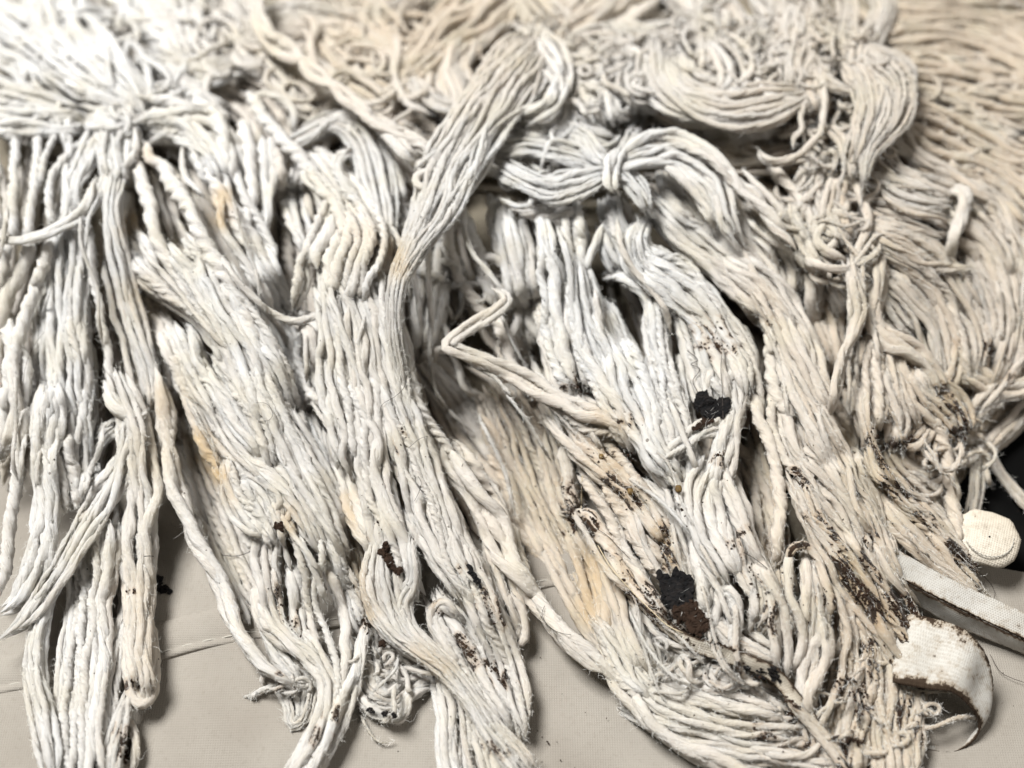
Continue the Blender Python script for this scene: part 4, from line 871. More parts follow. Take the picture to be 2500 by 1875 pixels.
tangle('yarn_tangle', 4, 1600, 1350, 170, 260, 26, 4, 8, 2, 6, .05, .9, 80, 200)
tangle('yarn_tangle', 4, 1850, 250, 170, 170, 20, 4, 8, 0, 4, .05, 1.2, 80, 200)
tangle('yarn_tangle', 3, 1660, 1220, 120, 90, 16, 4, 8, 0, 3, .05, 1.3, 60, 150)
tangle('yarn_tangle', 3, 1260, 1300, 70, 70, 9, 4, 7, 0, 3, .0, 1.3, 50, 110)
tangle('yarn_tangle', 3, 1270, 100, 70, 60, 10, 5, 8, 1, 4, -.1, 1.5, 50, 120)
# ---- which yarns become parts of their own: the ones that show largest
allv = sorted((m[1] for B_ in BUN for m in B_[2]), reverse=True); 
TH_AREA = allv[min(len(allv) - 1, 600)]
rest = Acc(); npart = 0
bcount = 0
for name, cacc, made, lab, n in BUN:
    big = [m for m in made if m[1] > TH_AREA]
    for m in made:
        if m[1] <= TH_AREA:
            for V, F, fi, so in zip(m[0].V, m[0].F, m[0].fib, m[0].soil): cacc.add(V, F, fi, so)
    if not cacc.V and len(big) == 1:
        o = big[0][0].build('yarn' if name == 'yarn_bundle' else name, None); parent_keep(o, mop)
        if lab: o['label'] = LAB[lab]
        npart += 1; continue
    if not cacc.V:
        for m in big[:1]:
            for V, F, fi, so in zip(m[0].V, m[0].F, m[0].fib, m[0].soil): cacc.add(V, F, fi, so)
        big = big[1:]
    o = cacc.build(name, None); parent_keep(o, mop); bcount += 1
    if lab: o['label'] = LAB[lab]
    for m in big:
        y = m[0].build('yarn', None); y.parent = o; npart += 1
for name, acc in TANG:
    o = acc.build(name, None); parent_keep(o, mop); o['kind'] = 'stuff'
print('tris', sum(len(f) for B_ in BUN for a_ in [B_[1]]+[m[0] for m in B_[2]] for f in a_.F)*2, 'bundles', bcount, 'yarn parts', npart, 'visible', len(allv))

# ------------------------------------------------------------------ under-layer of yarns following the lie of the hanks
REGION = [(-60, 1180), (180, 1230), (340, 1150), (440, 1090), (540, 1300), (620, 1480), (860, 1480), (920, 1400), (1150, 1330), (1270, 1260),
          (1390, 1500), (1500, 1640), (1850, 1900), (2230, 1900), (2225, 1640), (2120, 1340), (2260, 1390), (2320, 1290), (2350, 1160), (2420, 1080), (2560, 960), (2560, -60), (-60, -60)]
def inside(x, y, poly):
    c = np.zeros(np.shape(x), bool); n = len(poly)
    for i in range(n):
        (x1, y1), (x2, y2) = poly[i], poly[(i + 1) % n]
        c ^= ((y1 > y) != (y2 > y)) & (x < (x2 - x1) * (y - y1) / (y2 - y1 + 1e-9) + x1)
    return c
HOLES = [(1222, 2, 42, 26), (1640, 26, 62, 26), (1755, 22, 26, 16)]
def hole(x, y):
    h = np.zeros(np.shape(x), bool)
    for a, b_, rx, ry in HOLES: h |= ((x - a) / rx) ** 2 + ((y - b_) / ry) ** 2 < 1
    return h
FL = np.concatenate(FLOW); G = 30
gx, gy = np.meshgrid(np.arange(-90, 2620, G), np.arange(-90, 1980, G)); ang = np.zeros(gx.shape)
a2 = 2 * np.arctan2(FL[:, 3], FL[:, 2])
for i in range(gx.shape[0]):
    dx = gx[i][:, None] - FL[None, :, 0]; dy = gy[i][:, None] - FL[None, :, 1]; ww = np.exp(-(dx * dx + dy * dy) / 55 ** 2) + 1e-12
    ang[i] = .5 * np.arctan2((ww * np.sin(a2)).sum(1), (ww * np.cos(a2)).sum(1))
stray = Acc()
for k in range(120):
    x, y = rng.uniform(0, 2450), rng.uniform(430, 1500)
    if not inside(np.array(x), np.array(y), REGION): continue
    off = math.radians(rng.normal(0, 11)); pts = []; last = None
    for s_ in range(int(rng.integers(10, 32))):
        i, j = int((y + 90) / G), int((x + 90) / G)
        if not (0 <= i < ang.shape[0] and 0 <= j < ang.shape[1]): break
        a_ = ang[i, j] + off; off += math.radians(rng.normal(0, 5)) - off * .08; d = np.array([math.cos(a_), math.sin(a_)])
        if last is None: d = d if d[1] > 0 else -d
        elif d @ last < 0: d = -d
        if last is not None: d = d * .5 + last * .5; d /= np.linalg.norm(d)
        last = d; pts.append((x, y)); x += d[0] * 14; y += d[1] * 14
        if not inside(np.array(x), np.array(y), REGION): break
    if len(pts) < 8: continue
    C, s_ = catmull(np.array(pts), 9); N_ = len(C); e = np.linspace(0, 1, N_)
    z = H(C[:, 0], C[:, 1]) + rng.uniform(.006, .0095) + smooth_noise(N_, 9, .0008, 90) - .004 * (np.clip(1 - e / .2, 0, 1) + np.clip(1 - (1 - e) / .2, 0, 1))
    rr_ = rng.uniform(4, 9)
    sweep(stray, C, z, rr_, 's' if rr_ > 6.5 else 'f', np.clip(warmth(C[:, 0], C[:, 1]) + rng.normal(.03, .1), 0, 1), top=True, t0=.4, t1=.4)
o = stray.build('stray_yarns', None); parent_keep(o, mop); o['kind'] = 'stuff'
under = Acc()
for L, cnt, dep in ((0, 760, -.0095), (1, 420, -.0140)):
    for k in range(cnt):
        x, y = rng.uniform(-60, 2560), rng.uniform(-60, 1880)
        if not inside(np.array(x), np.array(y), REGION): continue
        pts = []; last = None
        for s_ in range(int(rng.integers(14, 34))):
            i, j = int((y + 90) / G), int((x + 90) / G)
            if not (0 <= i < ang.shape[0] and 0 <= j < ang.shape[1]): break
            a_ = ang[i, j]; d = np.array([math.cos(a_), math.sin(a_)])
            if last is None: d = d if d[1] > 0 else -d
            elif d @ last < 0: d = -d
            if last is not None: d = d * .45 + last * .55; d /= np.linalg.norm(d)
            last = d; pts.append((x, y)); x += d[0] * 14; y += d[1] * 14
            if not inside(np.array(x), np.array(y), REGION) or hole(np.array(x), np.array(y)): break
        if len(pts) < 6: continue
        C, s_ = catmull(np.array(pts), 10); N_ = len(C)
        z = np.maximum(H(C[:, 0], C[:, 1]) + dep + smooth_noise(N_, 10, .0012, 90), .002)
        sweep(under, C, z, rng.uniform(10, 15), 's', np.clip(warmth(C[:, 0], C[:, 1]) + .30, 0, 1), top=False, t0=.4, t1=.4, coarse=True)  # extra warm tint: soiling, plus crevice shade put into the colour
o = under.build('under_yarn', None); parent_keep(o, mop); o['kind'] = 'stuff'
# added dark sheet standing for the shade in gaps between the yarns
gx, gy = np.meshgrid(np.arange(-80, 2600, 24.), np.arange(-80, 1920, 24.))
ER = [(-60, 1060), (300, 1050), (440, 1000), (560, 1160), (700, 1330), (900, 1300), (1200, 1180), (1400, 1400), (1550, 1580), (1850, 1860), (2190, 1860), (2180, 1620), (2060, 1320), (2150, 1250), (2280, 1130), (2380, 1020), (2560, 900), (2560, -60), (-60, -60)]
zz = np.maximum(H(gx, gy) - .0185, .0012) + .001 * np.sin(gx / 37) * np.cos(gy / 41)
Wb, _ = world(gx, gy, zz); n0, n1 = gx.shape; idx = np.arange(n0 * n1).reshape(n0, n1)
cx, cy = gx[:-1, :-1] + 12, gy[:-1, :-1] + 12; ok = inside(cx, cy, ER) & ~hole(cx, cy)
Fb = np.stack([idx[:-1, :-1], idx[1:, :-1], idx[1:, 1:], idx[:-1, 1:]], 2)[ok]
o = mesh_obj('gap_shade_sheet', Wb.reshape(-1, 3), Fb, M_GAP); parent_keep(o, mop)

# ------------------------------------------------------------------ top-surface lookup
T_ = np.concatenate(TOP); depth = np.linalg.norm(T_[:, :3] - CP, axis=1) - T_[:, 3]
CELL = 8; key = ((T_[:, 5] + 200) // CELL).astype(int) * 400 + ((T_[:, 4] + 200) // CELL).astype(int)
order = np.argsort(depth); uk, first = np.unique(key[order], return_index=True); TOPI = order[first]; KMAP = dict(zip(uk.tolist(), TOPI.tolist()))
def surf(px, py, lift=0.0):
    """world point on the yarns (or the cloth) under photo pixel"""
    best = None; ci, cj = int((px + 200) // CELL), int((py + 200) // CELL)
    for di in range(-2, 3):
        for dj in range(-2, 3):
            k = KMAP.get((cj + dj) * 400 + ci + di)
            if k is None: continue
            dpx = math.hypot(T_[k, 4] - px, T_[k, 5] - py)
            if dpx > 20: continue
            sc_ = depth[k] + dpx * .00006
            if best is None or sc_ < best[0]: best = (sc_, k)
    if best is None:
        p = world(px, py, .0012 + lift)[0]; return p, p - CP
    k = best[1]; c = T_[k, :3]; r_ = T_[k, 3]
    ray = world(px, py, c[2])[0] - CP; ray /= np.linalg.norm(ray)
    tt = (c - CP) @ ray; near = CP + ray * tt; off = min(np.linalg.norm(near - c), r_)
    return near - ray * (math.sqrt(max(r_ * r_ - off * off, 0)) * .86 + lift), ray

# ------------------------------------------------------------------ cloth under the mop, with its hem
def cz(px, py):  # tiny undulation
    return .0009 * (np.sin(px / 260 + .6) * np.cos(py / 190 + .2)) + .0009
gx, gy = np.meshgrid(np.linspace(-1400, 3900, 160), np.r_[np.linspace(1130, 2100, 70), np.linspace(2130, 3600, 20)])
# keep the sheet true in the world: sample in world space instead
xs = np.linspace(-.45, .45, 170); ys = np.linspace(-.42, 0, 120)
X, Y = np.meshgrid(xs, ys); Z = .0012 + .0011 * np.sin(X * 31 + .6) * np.cos(Y * 42 + .8) + .0006 * np.sin(X * 83 + Y * 57)
el, er = world(0, 900, 0)[0], world(2500, 1400, 0)[0]; top = el[1] + (X - el[0]) * (er[1] - el[1]) / (er[0] - el[0])
Yr = ys[0] + (Y - ys[0]) / (ys[-1] - ys[0]) * (top - ys[0])
Z = np.maximum(Z, .0003)
V = np.stack([X, Yr, Z], 2).reshape(-1, 3); n0, n1 = X.shape; idx = np.arange(n0 * n1).reshape(n0, n1)
F = np.stack([idx[:-1, :-1], idx[:-1, 1:], idx[1:, 1:], idx[1:, :-1]], 2).reshape(-1, 4)
cloth = mesh_obj('canvas_cloth', V, F, M_CANVAS)
tag(cloth, 'pale grey woven canvas cloth with a stitched hem lying under the mop', 'cloth')
# hem: a doubled band with a rounded lower edge
hemp = [(-420, 1770), (-150, 1715), (80, 1677), (300, 1635), (470, 1592), (570, 1572), (760, 1540), (1000, 1500), (1300, 1440), (1650, 1370)]
C, s = catmull(np.array(hemp), 14)
low, _ = world(C[:, 0], C[:, 1], .002); uph, _ = world(C[:, 0] - 8, C[:, 1] - 92, .002)
rows = []
for f, hz in ((0, -.0012), (.0, .0004), (.02, .0009), (.07, .0011), (.16, .0010), (.20, .0007), (.26, .0010), (.5, .0013), (.8, .0012), (.96, .0009), (1.0, .0005), (1.0, -.001)):
    P = low * (1 - f) + uph * f; P = P.copy(); P[:, 2] = np.maximum(.0012 + .0011 * np.sin(P[:, 0] * 31 + .6) * np.cos(P[:, 1] * 42 + .8), .0003) + hz * .9 + .0002 * np.sin(P[:, 0] * 260 + f * 5); rows.append(P)
V = np.stack(rows, 0); nr_, nc_ = V.shape[:2]; idx = np.arange(nr_ * nc_).reshape(nr_, nc_)
F = np.stack([idx[:-1, :-1], idx[:-1, 1:], idx[1:, 1:], idx[1:, :-1]], 2).reshape(-1, 4)
mesh_obj('hem_band', V.reshape(-1, 3), F, M_CANVAS, cloth)
seam = low * .815 + uph * .185; L_ = np.r_[0, np.cumsum(np.linalg.norm(np.diff(seam, axis=0), axis=1))]
def tube(pts, rad, m=6, taper=False):
    pts = np.asarray(pts, float); n = len(pts); T = np.gradient(pts, axis=0); T /= np.linalg.norm(T, axis=1)[:, None] + 1e-12
    up = np.array([.1, -.45, .88]); Nn = up - (T @ up)[:, None] * T; Nn /= np.linalg.norm(Nn, axis=1)[:, None] + 1e-9; B = np.cross(T, Nn)
    th = np.arange(m) * 2 * math.pi / m; rr = np.full(n, rad)
    if taper: rr = rr * np.linspace(1, .25, n)
    V = pts[:, None] + rr[:, None, None] * (np.cos(th)[None, :, None] * B[:, None] + np.sin(th)[None, :, None] * Nn[:, None])
    i = np.arange(n - 1)[:, None] * m; j = np.arange(m)[None]; j2 = (j + 1) % m
    return V.reshape(-1, 3), np.stack([i + j, i + j2, i + m + j2, i + m + j], 2).reshape(-1, 4)
pos = .0
sbase = None
while pos < L_[-1] - .005:
    p0 = np.array([np.interp(pos + t * .0042, L_, seam[:, k]) for t in np.linspace(0, 1, 5) for k in range(3)]).reshape(5, 3)
    p0[:, 2] = np.maximum(.0012 + .0011 * np.sin(p0[:, 0] * 31 + .6) * np.cos(p0[:, 1] * 42 + .8), .0003) + .0007 + .00022 * np.array([-1.5, .6, 1, .6, -1.5])
    V, F = tube(p0, .00026); mesh_obj('stitch', V, F, M_THREAD, cloth)
    pos += .0062
# dark table under everything
tb = mesh_obj('table_top', [(-3, -3, -.002), (3, -3, -.002), (3, 3, -.002), (-3, 3, -.002)], [(0, 1, 2, 3)], M_TABLE, smooth=False); tag(tb, kind='structure')

# ------------------------------------------------------------------ woven tapes
def ribbon(name, rails, q, parent=None, th=.0005, dirt_edges=(1, 1), abs_z=True, nc=13, rip=.0004, base=.14):
    R_ = []
    for rl in rails:
        P = []
        for tok in rl.split():
            a = [float(v) for v in tok.split(',')]; px, py = QO[q][0] + a[0] * QS, QO[q][1] + a[1] * QS
            z = a[2] * .001 if abs_z else float(H(px, py)) + a[2] * .001
            P.append(world(px, py, z)[0])
        P = np.array(P); E = np.vstack([2 * P[0] - P[1], P, 2 * P[-1] - P[-2]]); out = []
        for i in range(1, len(E) - 2):
            a, b_, c, d = E[i - 1], E[i], E[i + 1], E[i + 2]; t = np.linspace(0, 1, 20, endpoint=False)[:, None]
            out.append(.5 * ((2 * b_) + (c - a) * t + (2 * a - 5 * b_ + 4 * c - d) * t ** 2 + (3 * b_ - a - 3 * c + d) * t ** 3))
        Q = np.vstack(out + [P[-1:]]); L = np.r_[0, np.cumsum(np.linalg.norm(np.diff(Q, axis=0), axis=1))]; s = np.linspace(0, L[-1], 110)
        R_.append(np.stack([np.interp(s, L, Q[:, k]) for k in range(3)], 1))
    A, B = R_; f = np.linspace(0, 1, nc)[:, None, None]; M = A[None] * (1 - f) + B[None] * f
    du = np.gradient(M, axis=1); dv = np.gradient(M, axis=0); Nn = np.cross(du, dv); Nn /= np.linalg.norm(Nn, axis=2)[..., None] + 1e-12
    if Nn[..., 2].mean() < 0: Nn = -Nn
    edge = np.zeros(M.shape[:2]); edge[0] = rng.normal(0, .0001, 110); edge[-1] = rng.normal(0, .0001, 110)
    M = M + Nn * (rip * np.sin(np.linspace(0, 23, 110))[None, :, None] * np.sin(f * math.pi)) + Nn * edge[..., None]
    wlen = float(np.linalg.norm(A - B, axis=1).mean()); llen = float(np.linalg.norm(np.diff(A, axis=0), axis=1).sum())
    ff = np.broadcast_to(f[..., 0], M.shape[:2]); UVa = np.stack([ff * wlen, np.broadcast_to(np.linspace(0, llen, 110)[None], M.shape[:2])], 2)
    de = np.maximum(dirt_edges[0] * np.exp(-ff / .07), dirt_edges[1] * np.exp(-(1 - ff) / .07)) + base + .12 * np.abs(np.sin(ff * 7 + np.linspace(0, 11, 110)[None]))
    soil = np.stack([ff * 0, ff * 0, de, ff * 0 + 1], 2)
    V = np.concatenate([(M + Nn * th / 2).reshape(-1, 3), (M - Nn * th / 2).reshape(-1, 3)]); n = nc * 110
    idx = np.arange(n).reshape(nc, 110); F1 = np.stack([idx[:-1, :-1], idx[:-1, 1:], idx[1:, 1:], idx[1:, :-1]], 2).reshape(-1, 4)
    rim = np.r_[idx[0], idx[1:, -1], idx[-1, -2::-1], idx[-2:0:-1, 0]]; r2 = np.roll(rim, -1)
    F = np.concatenate([F1, F1[:, ::-1] + n, np.stack([rim, rim + n, r2 + n, r2], 1)])
    return mesh_obj(name, V, F, M_TAPE, parent, attrs=[('soil', 'FLOAT_COLOR', np.tile(soil.reshape(-1, 4), (2, 1)))], uv=np.tile(UVa.reshape(-1, 2), (2, 1)))
tp = ribbon('woven_tape', ["1560,660,19 1700,742,17 1900,850,14 2206,990,11 2500,1130,8", "1600,800,17 1700,858,15 1900,960,12 2206,1105,9 2500,1240,6"], 4, dirt_edges=(.15, .95))
ribbon('tape_fold', ["1600,806,16.5 1700,864,14.5 1900,966,11.5 2206,1111,8.5 2500,1246,5.5", "1640,900,8 1720,940,6 1900,1040,4 2206,1165,2 2500,1300,1.5"], 4, tp, dirt_edges=(.9, .2))
tag(tp, 'straight white woven tape with a dirty lower edge, leaving the frame at the right', 'tape')
tp2 = ribbon('woven_tape', ["1640,990,12 1790,1010,17 1950,1065,19 2045,1180,15 2070,1330,8 2035,1460,3 1960,1545,1.6 1780,1565,1.2",
                            "1640,1290,15 1790,1318,16 1900,1335,15.5 1975,1400,12 2012,1470,7 1985,1545,3.2 1900,1590,1.6 1780,1580,1.3"], 4, dirt_edges=(.5, 1.15), rip=.0009, base=.20)
tag(tp2, 'white woven tape curled into an open loop below the straight tape', 'tape')
tp3 = ribbon('woven_tape', ["470,850,6 610,975,7 745,1075,7 890,1125,7 1040,1178,7 1150,1235,7 1230,1325,7 1310,1430,5 1350,1500,3",
                            "480,905,3 600,1020,4 700,1110,4 800,1165,4 950,1215,4 1080,1265,4 1160,1330,4 1205,1420,4 1290,1510,2"], 4, abs_z=False, dirt_edges=(1.0, 1.0))
tp3.data.materials[0] = M_TAPE2
tag(tp3, 'cream tape with dirty edges curving across the lower yarns beneath the brown crust', 'tape')
# padded round tab
tab_c = world(1250 + 2045 * QS, 935 + 670 * QS, .011)[0]
def blob(c, rx, ry, rz, nz, seed, nu=28, nv=16, flat=1.0):
    u = np.linspace(0, 2 * math.pi, nu, endpoint=False); v = np.linspace(.002, math.pi - .002, nv); U, Vv = np.meshgrid(u, v)
    e = lambda a, p: np.sign(a) * np.abs(a) ** p
    x = np.sin(Vv) ** flat * e(np.cos(U), .8) * rx; y = np.sin(Vv) ** flat * e(np.sin(U), .8) * ry; z = np.cos(Vv) * rz
    P = np.stack([x, y, z], 2).reshape(-1, 3)
    k = np.array([1 + nz * noise.noise(Vector(p) * 260 + Vector((seed, 0, 0))) for p in P]); P = P * k[:, None] + c
    idx = np.arange(nu * nv).reshape(nv, nu); F = np.stack([idx[:-1], idx[1:], np.roll(idx, -1, 1)[1:], np.roll(idx, -1, 1)[:-1]], 2).reshape(-1, 4)
    return P, F, np.stack([x, y], 2).reshape(-1, 2)
P, F, uv = blob(tab_c, .0094, .0086, .0024, .10, 3, flat=.55)
ang_ = -.35; P = (P - tab_c) @ np.array([[math.cos(ang_), math.sin(ang_), 0], [-math.sin(ang_), math.cos(ang_), .12], [0, -.25, 1]]) + tab_c
so = np.zeros((len(P), 4)); so[:, 2] = .25; so[:, 3] = 1
tab = mesh_obj('padded_tab', P, F, M_TAPE2, attrs=[('soil', 'FLOAT_COLOR', so)], uv=uv)
tag(tab, 'round padded cotton tab with a stitched rim against the dark background', 'tab')
ths = np.linspace(R(200), R(350), 16)
for a0 in ths:
    c = tab_c + np.array([math.cos(a0) * .0072, math.sin(a0) * .0070, .0022]); tdir = np.array([-math.sin(a0), math.cos(a0), 0]) * .0006
    V, F = tube([c - tdir - (0, 0, .0004), c + (0, 0, .0002), c + tdir - (0, 0, .0004)], .00020, 5); mesh_obj('stitch', V, F, M_THREAD, tab)

# ------------------------------------------------------------------ crusts, flakes, crumbs
ICO_V = None
def ico():
    import bmesh
    bm = bmesh.new(); bmesh.ops.create_icosphere(bm, subdivisions=1, radius=1); bm.verts.ensure_lookup_table()
    V = np.array([v.co for v in bm.verts]); F = np.array([[v.index for v in f.verts] for f in bm.faces]); bm.free(); return V, F
IV, IF = ico()
def crumbs(positions, rays, sizes, flat=.5):
    Vs, Fs = [], []; n = 0
    for p, ry, s in zip(positions, rays, sizes):
        V = IV * (1 + rng.normal(0, .28, (len(IV), 1))) * s * np.array([rng.uniform(.7, 1.5), rng.uniform(.7, 1.5), flat * rng.uniform(.7, 1.2)])
        a = rng.uniform(0, 6.28); ca, sa = math.cos(a), math.sin(a); V = V @ np.array([[ca, sa, 0], [-sa, ca, 0], [0, 0, 1]])
        zax = -ry / np.linalg.norm(ry); xa = np.cross([0, 1, 0], zax); xa /= np.linalg.norm(xa); ya = np.cross(zax, xa)
        Vs.append(V @ np.array([xa, ya, zax]) + p); Fs.append(IF + n); n += len(V)
    return np.concatenate(Vs), np.concatenate(Fs)
def crust(name, q, outline, mat, label, cat, spacing=5.0, size=5.5, lift=.0006, flat=.5):
    poly = [(QO[q][0] + float(a.split(',')[0]) * QS, QO[q][1] + float(a.split(',')[1]) * QS) for a in outline.split()]
    xs = [p[0] for p in poly]; ys = [p[1] for p in poly]; pos = []; rays = []; sz = []
    zs = []
    for x in np.arange(min(xs), max(xs), spacing):
        for y in np.arange(min(ys), max(ys), spacing):
            xx, yy = x + rng.uniform(-2, 2), y + rng.uniform(-2, 2)
            if inside(np.array(xx), np.array(yy), poly):
                p, ry = surf(xx, yy, lift); pos.append(p); rays.append(ry); zs.append((p - CP) @ FW)
    if not pos: return None
    # stiff crust: even the depth out towards the nearest yarns
    md = np.percentile(zs, 30)
    for i in range(len(pos)):
        d = zs[i]; nd = md + np.clip(d - md, -.0015, .0020) ; pos[i] = CP + (pos[i] - CP) * (nd / d)
    sz = rng.uniform(.7, 1.25, len(pos)) * size * .00013
    V, F = crumbs(pos, rays, sz, flat); o = mesh_obj(name, V, F, mat, smooth=False); tag(o, label, cat); return o
crust('black_crust', 4, "800,50 830,35 850,60 875,80 905,62 940,66 942,95 925,130 890,150 855,152 825,140 800,115 792,80", M_BLACK, 'black heart-shaped crust on the white yarns near the centre right', 'crust', lift=.0007, flat=.45, size=6)
crust('brown_crust', 4, "825,155 850,160 872,165 855,180 825,178 800,200 770,200 780,188 805,180", M_BROWN, 'small brown crumb stuck just below the heart-shaped crust', 'crumb', size=4.5)
crust('black_crust', 4, "640,850 625,815 650,820 680,850 700,835 700,800 725,820 765,825 770,860 780,890 775,930 745,955 720,975 680,965 655,950 650,905", M_BLACK, 'large black crust with two horns over the lower right yarns', 'crust', lift=.0007, flat=.45, size=6)
crust('brown_crust', 4, "690,965 740,960 785,930 795,970 820,1000 848,1035 835,1065 800,1088 768,1075 765,1040 740,1010 715,1040 705,1010", M_BROWN, 'reddish brown crust hanging below the large black one', 'crust', lift=.0006, flat=.6, size=5.5)
crust('black_crust', 4, "990,1215 1050,1235 1080,1215 1130,1225 1165,1245 1150,1270 1160,1290 1110,1275 1070,1270 1050,1250 1010,1235", M_BLACK, 'small black crust on the curving cream tape', 'crust', lift=.0014, size=5)
crust('dark_flake', 3, "1655,688 1668,690 1670,715 1690,750 1705,785 1730,805 1732,825 1715,830 1695,810 1670,790 1655,750 1625,730 1640,715 1652,712", M_BROWN, 'long dark brown flake on the third hank, its top end forked', 'flake', size=4.5)
crust('dark_flake', 3, "2012,785 2030,795 2050,820 2065,850 2075,885 2062,880 2045,855 2030,835", M_BLACK, 'narrow black sliver right of the forked flake', 'flake', size=4.2)
crust('dark_flake', 3, "1182,603 1212,603 1222,640 1205,632 1182,625", M_BROWN, 'small triangular brown flake on the second hank', 'flake', size=4.2)
crust('amber_chip', 3, "1640,1100 1650,1125 1672,1135 1628,1137 1635,1118", M_BROWN, 'reddish amber chip in the tangle below the third hank', 'chip', size=4.5)
crust('dark_flake', 3, "1582,1400 1610,1408 1622,1418 1600,1422", M_BLACK, 'leftmost of three black specks on the low loop of yarn', 'flake', size=4.5)
crust('dark_flake', 3, "1645,1420 1665,1414 1670,1430 1648,1434", M_BLACK, 'middle one of three black specks on the low loop of yarn', 'flake', size=4.5)
crust('dark_flake', 3, "1692,1420 1710,1424 1708,1440 1694,1436", M_BLACK, 'rightmost of three black specks on the low loop of yarn', 'flake', size=4.5)
crust('dark_flake', 3, "665,830 700,830 695,860 735,890 740,905 700,905 665,890", M_BLACK, 'black crumb caught in lint on the canvas, right of the first hank', 'flake', size=4.5, lift=.001)
crust('dark_flake', 4, "1410,755 1435,765 1455,810 1500,850 1540,900 1600,985 1612,1010 1560,980 1500,955 1475,900 1440,850 1415,790", M_BROWN, 'long brown crust running down the dirty yarns at the lower right', 'crust', size=3.4, lift=.0001, spacing=8)
crust('dark_flake', 4, "1610,915 1640,940 1665,985 1695,1040 1680,1045 1640,1000 1615,955", M_BROWN, 'short brown crust right of the long one', 'crust', size=3.2, lift=.0001, spacing=8.5)
crust('dark_flake', 4, "1695,915 1720,935 1745,1000 1760,1045 1730,1025 1705,970", M_BROWN, 'short brown crust nearest the loop of tape', 'crust', size=3.2, lift=.0001, spacing=8.5)
def seed(q, x, y, r, label):
    px, py = QO[q][0] + x * QS, QO[q][1] + y * QS; p, ry = surf(px, py, .0005)
    V, F, _ = blob(p, r, r * 1.25, r * .8, .15, x, 14, 8); tag(mesh_obj('seed', V, F, M_SEED), label, 'seed')
seed(4, 718, 455, .0010, 'round ochre seed on a thin yarn left of the centre of the dirty hank')
seed(4, 510, 468, .0009, 'ochre seed among rusty earth on the stained yarns')
seed(4, 385, 318, .0008, 'small ochre seed near the top of the stained yarns')
# crumbs scattered along the soil lines
pos, rays, sz = [], [], []
for (x, y, r_, st) in DIRT:
    if st < .5: k = int(r_ * r_ * st / 900) ; spread = .9
    else: k = int(rng.poisson(1.7 * st * (r_ / 11))); spread = .55
    for _ in range(k):
        xx, yy = x + rng.normal(0, r_ * spread), y + rng.normal(0, r_ * spread)
        p, ry = surf(xx, yy, .00012); pos.append(p); rays.append(ry); sz.append(rng.uniform(.5, 1.5) ** 2 * .00019)
for _ in range(260):
    xx, yy = rng.uniform(0, 2500), rng.uniform(500, 1875); p, ry = surf(xx, yy, .0001); pos.append(p); rays.append(ry); sz.append(rng.uniform(.5, 1.1) * .00020)
V, F = crumbs(pos, rays, sz, .5); o = mesh_obj('earth_crumbs', V, F, M_BROWN, smooth=False)
tag(o, 'tiny crumbs of dark earth scattered over the yarns', 'dirt', kind='stuff')

# ------------------------------------------------------------------ hairs and straws
def hair(q, pts, rad, mat, label, name='hair', lift=.0007):
    P = np.array([[v[0], v[1]] for v in _pts(q, pts)]); C, s = catmull(P, 5)
    W = np.array([surf(x, y, lift)[0] for x, y in C]); dep = (W - CP) @ FW
    k = min(9, len(dep)); ker = np.ones(k) / k; dd = np.convolve(np.pad(dep, k, mode='edge'), ker, 'same')[k:-k]
    dd = np.minimum(dd, dep) if False else dd - .0004
    W = CP + (W - CP) * (dd / dep)[:, None]; V, F = tube(W, rad, 5)
    tag(mesh_obj(name, V, F, mat), label, name.replace('_', ' '))
hair(4, "910,160 905,20 900,-60 905,-130", .00010, M_HAIR, 'straight dark hair rising from the heart-shaped crust')
hair(4, "800,40 780,-10 810,-60 770,-80 800,-100 755,-140", .00012, M_HAIR, 'zigzag dark hair above the heart-shaped crust')
hair(3, "620,747 645,745 662,747", .00013, M_HAIR, 'short straight dark hair across the edge of the first hank')
hair(3, "960,742 1010,746 1050,738 1078,726", .00013, M_HAIR, 'dark bent hair on the shaded side of the second hank')
hair(3, "1105,85 1150,90 1175,130 1160,160 1120,165", .00007, M_HAIR, 'fine curled hair on the upper second hank')
hair(3, "1635,130 1650,90 1700,60 1740,20 1750,-30", .00007, M_HAIR, 'fine wavy hair on the upper third hank')
hair(3, "1760,280 1820,235 1900,230 1970,260 2000,320 1990,360", .00007, M_HAIR, 'fine hair arching over the gap beside the third hank')
hair(3, "1800,400 1815,430 1805,470 1785,510", .00007, M_HAIR, 'fine short hair in the middle of the third hank')
hair(4, "140,960 130,1000 160,1050 220,1080 300,1085 310,1110", .00008, M_HAIR, 'fine hair curled over the white diagonal cord')
hair(4, "300,600 400,650 470,720 510,760", .00009, M_HAIR, 'fine hair beside the frayed dirty yarn')
hair(4, "1000,730 1050,760 1100,800", .00012, M_HAIR, 'straight dark bristle on the yarns left of the looped ones')
hair(4, "1565,860 1580,910 1590,945", .00012, M_HAIR, 'short dark bristle above the long brown crust')
hair(4, "1990,800 2050,850 2080,900 2075,935", .00010, M_HAIR, 'dark curved hair hanging over the canvas near the padded tab', lift=.001)
hair(4, "2060,1170 2100,1240 2150,1270 2206,1290", .00009, M_HAIR, 'thin hair on the canvas right of the tape loop', lift=.0004)
hair(1, "190,1430 140,1500 110,1580 100,1659", .00008, M_HAIR, 'thin hair lying over the far left yarns')
hair(2, "1420,-30 1418,60 1400,140", .00014, M_HAIR, 'dark bristle standing at the top by the knotted curls')
hair(4, "303,400 300,470 298,540", .00016, M_PALE, 'short pale straw standing by the frayed yarn', 'straw')
hair(4, "370,700 430,800 520,900 600,980 680,1050 800,1100", .00014, M_PALE, 'long pale straw running down to the curving tape', 'straw')
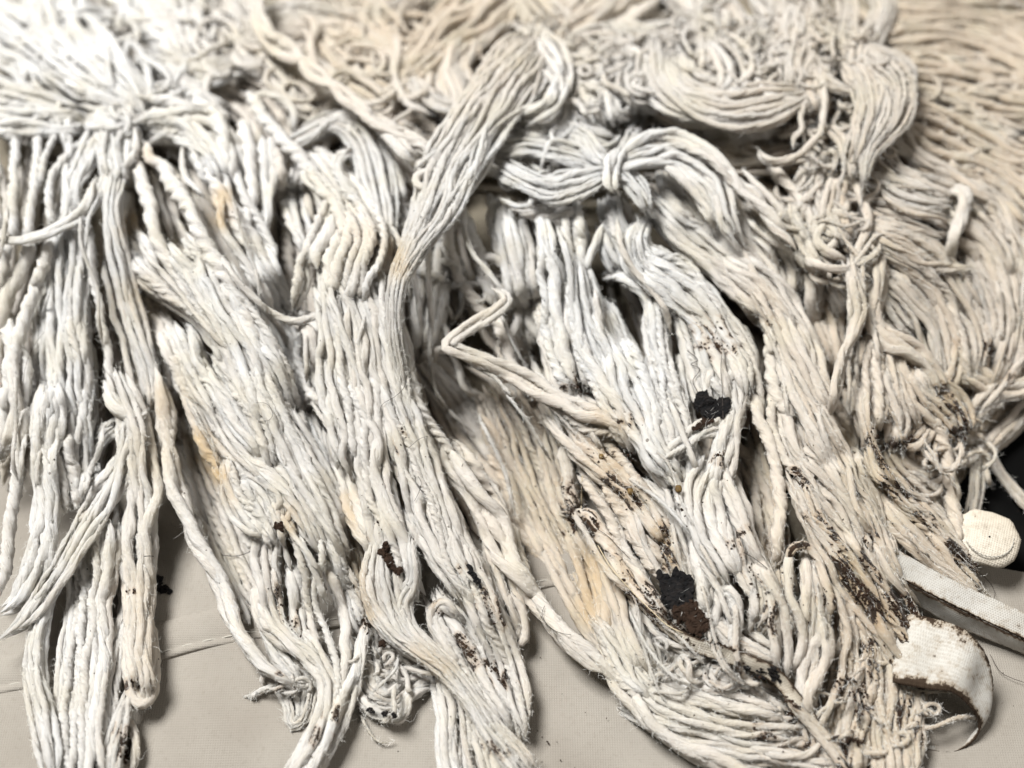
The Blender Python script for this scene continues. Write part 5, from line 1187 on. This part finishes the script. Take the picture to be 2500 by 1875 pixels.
hair(2, "1600,1090 1700,1140 1780,1180", .00014, M_HAIR, 'dark straw lying under the yarns right of the star-shaped knot', 'straw')

# ------------------------------------------------------------------ lint: loose fibres standing off the yarns
def fibres(n, sel, lmin, lmax, width, curl, mat, name, parent=None, kind='stuff', out_=.9, S=4):
    k = rng.choice(sel, n); c = T_[k, :3]; r_ = T_[k, 3:4]; T = T_[k, 6:9]
    up = np.array([0, -.45, .89]); Nn = up - (T @ up)[:, None] * T; Nn /= np.linalg.norm(Nn, axis=1)[:, None]; B = np.cross(T, Nn)
    a = rng.uniform(-.35, math.pi + .35, n)[:, None]; out = np.cos(a) * B + np.sin(a) * Nn
    p = c + out * r_ * .82 + T * rng.normal(0, .4, (n, 1)) * r_
    L = rng.uniform(lmin, lmax, (n, 1)); d = out * rng.uniform(.1, out_, (n, 1)) + T * rng.normal(0, .9, (n, 1)) + rng.normal(0, .25, (n, 3)); d /= np.linalg.norm(d, axis=1)[:, None]
    pts = [p]; 
    for i in range(S):
        p = p + d * L / S; d = d + rng.normal(0, curl, (n, 3)) - out * .12; d /= np.linalg.norm(d, axis=1)[:, None]; pts.append(p)
    P = np.stack(pts, 1); cd = CP - P; side = np.cross(np.gradient(P, axis=1), cd + rng.normal(0, .1, (n, 1, 3))); side /= np.linalg.norm(side, axis=2)[..., None] + 1e-12
    wv = width * rng.uniform(.6, 1.2, (n, 1, 1)) * np.linspace(1, .35, S + 1)[None, :, None]
    V = np.stack([P - side * wv / 2, P + side * wv / 2], 2).reshape(-1, 3)
    i = (np.arange(n) * (S + 1) * 2)[:, None] + (np.arange(S) * 2)[None]
    F = np.stack([i, i + 1, i + 3, i + 2], 2).reshape(-1, 4)
    o = mesh_obj(name, V, F, mat); o['kind'] = kind
    if parent: parent_keep(o, parent)
    return o
fibres(150000, TOPI, .0008, .0024, .000078, .55, M_LINT, 'lint_fuzz', mop, out_=0.40, S=3)
fibres(5000, TOPI, .003, .008, .00006, .75, M_LINT, 'loose_fibre', mop)
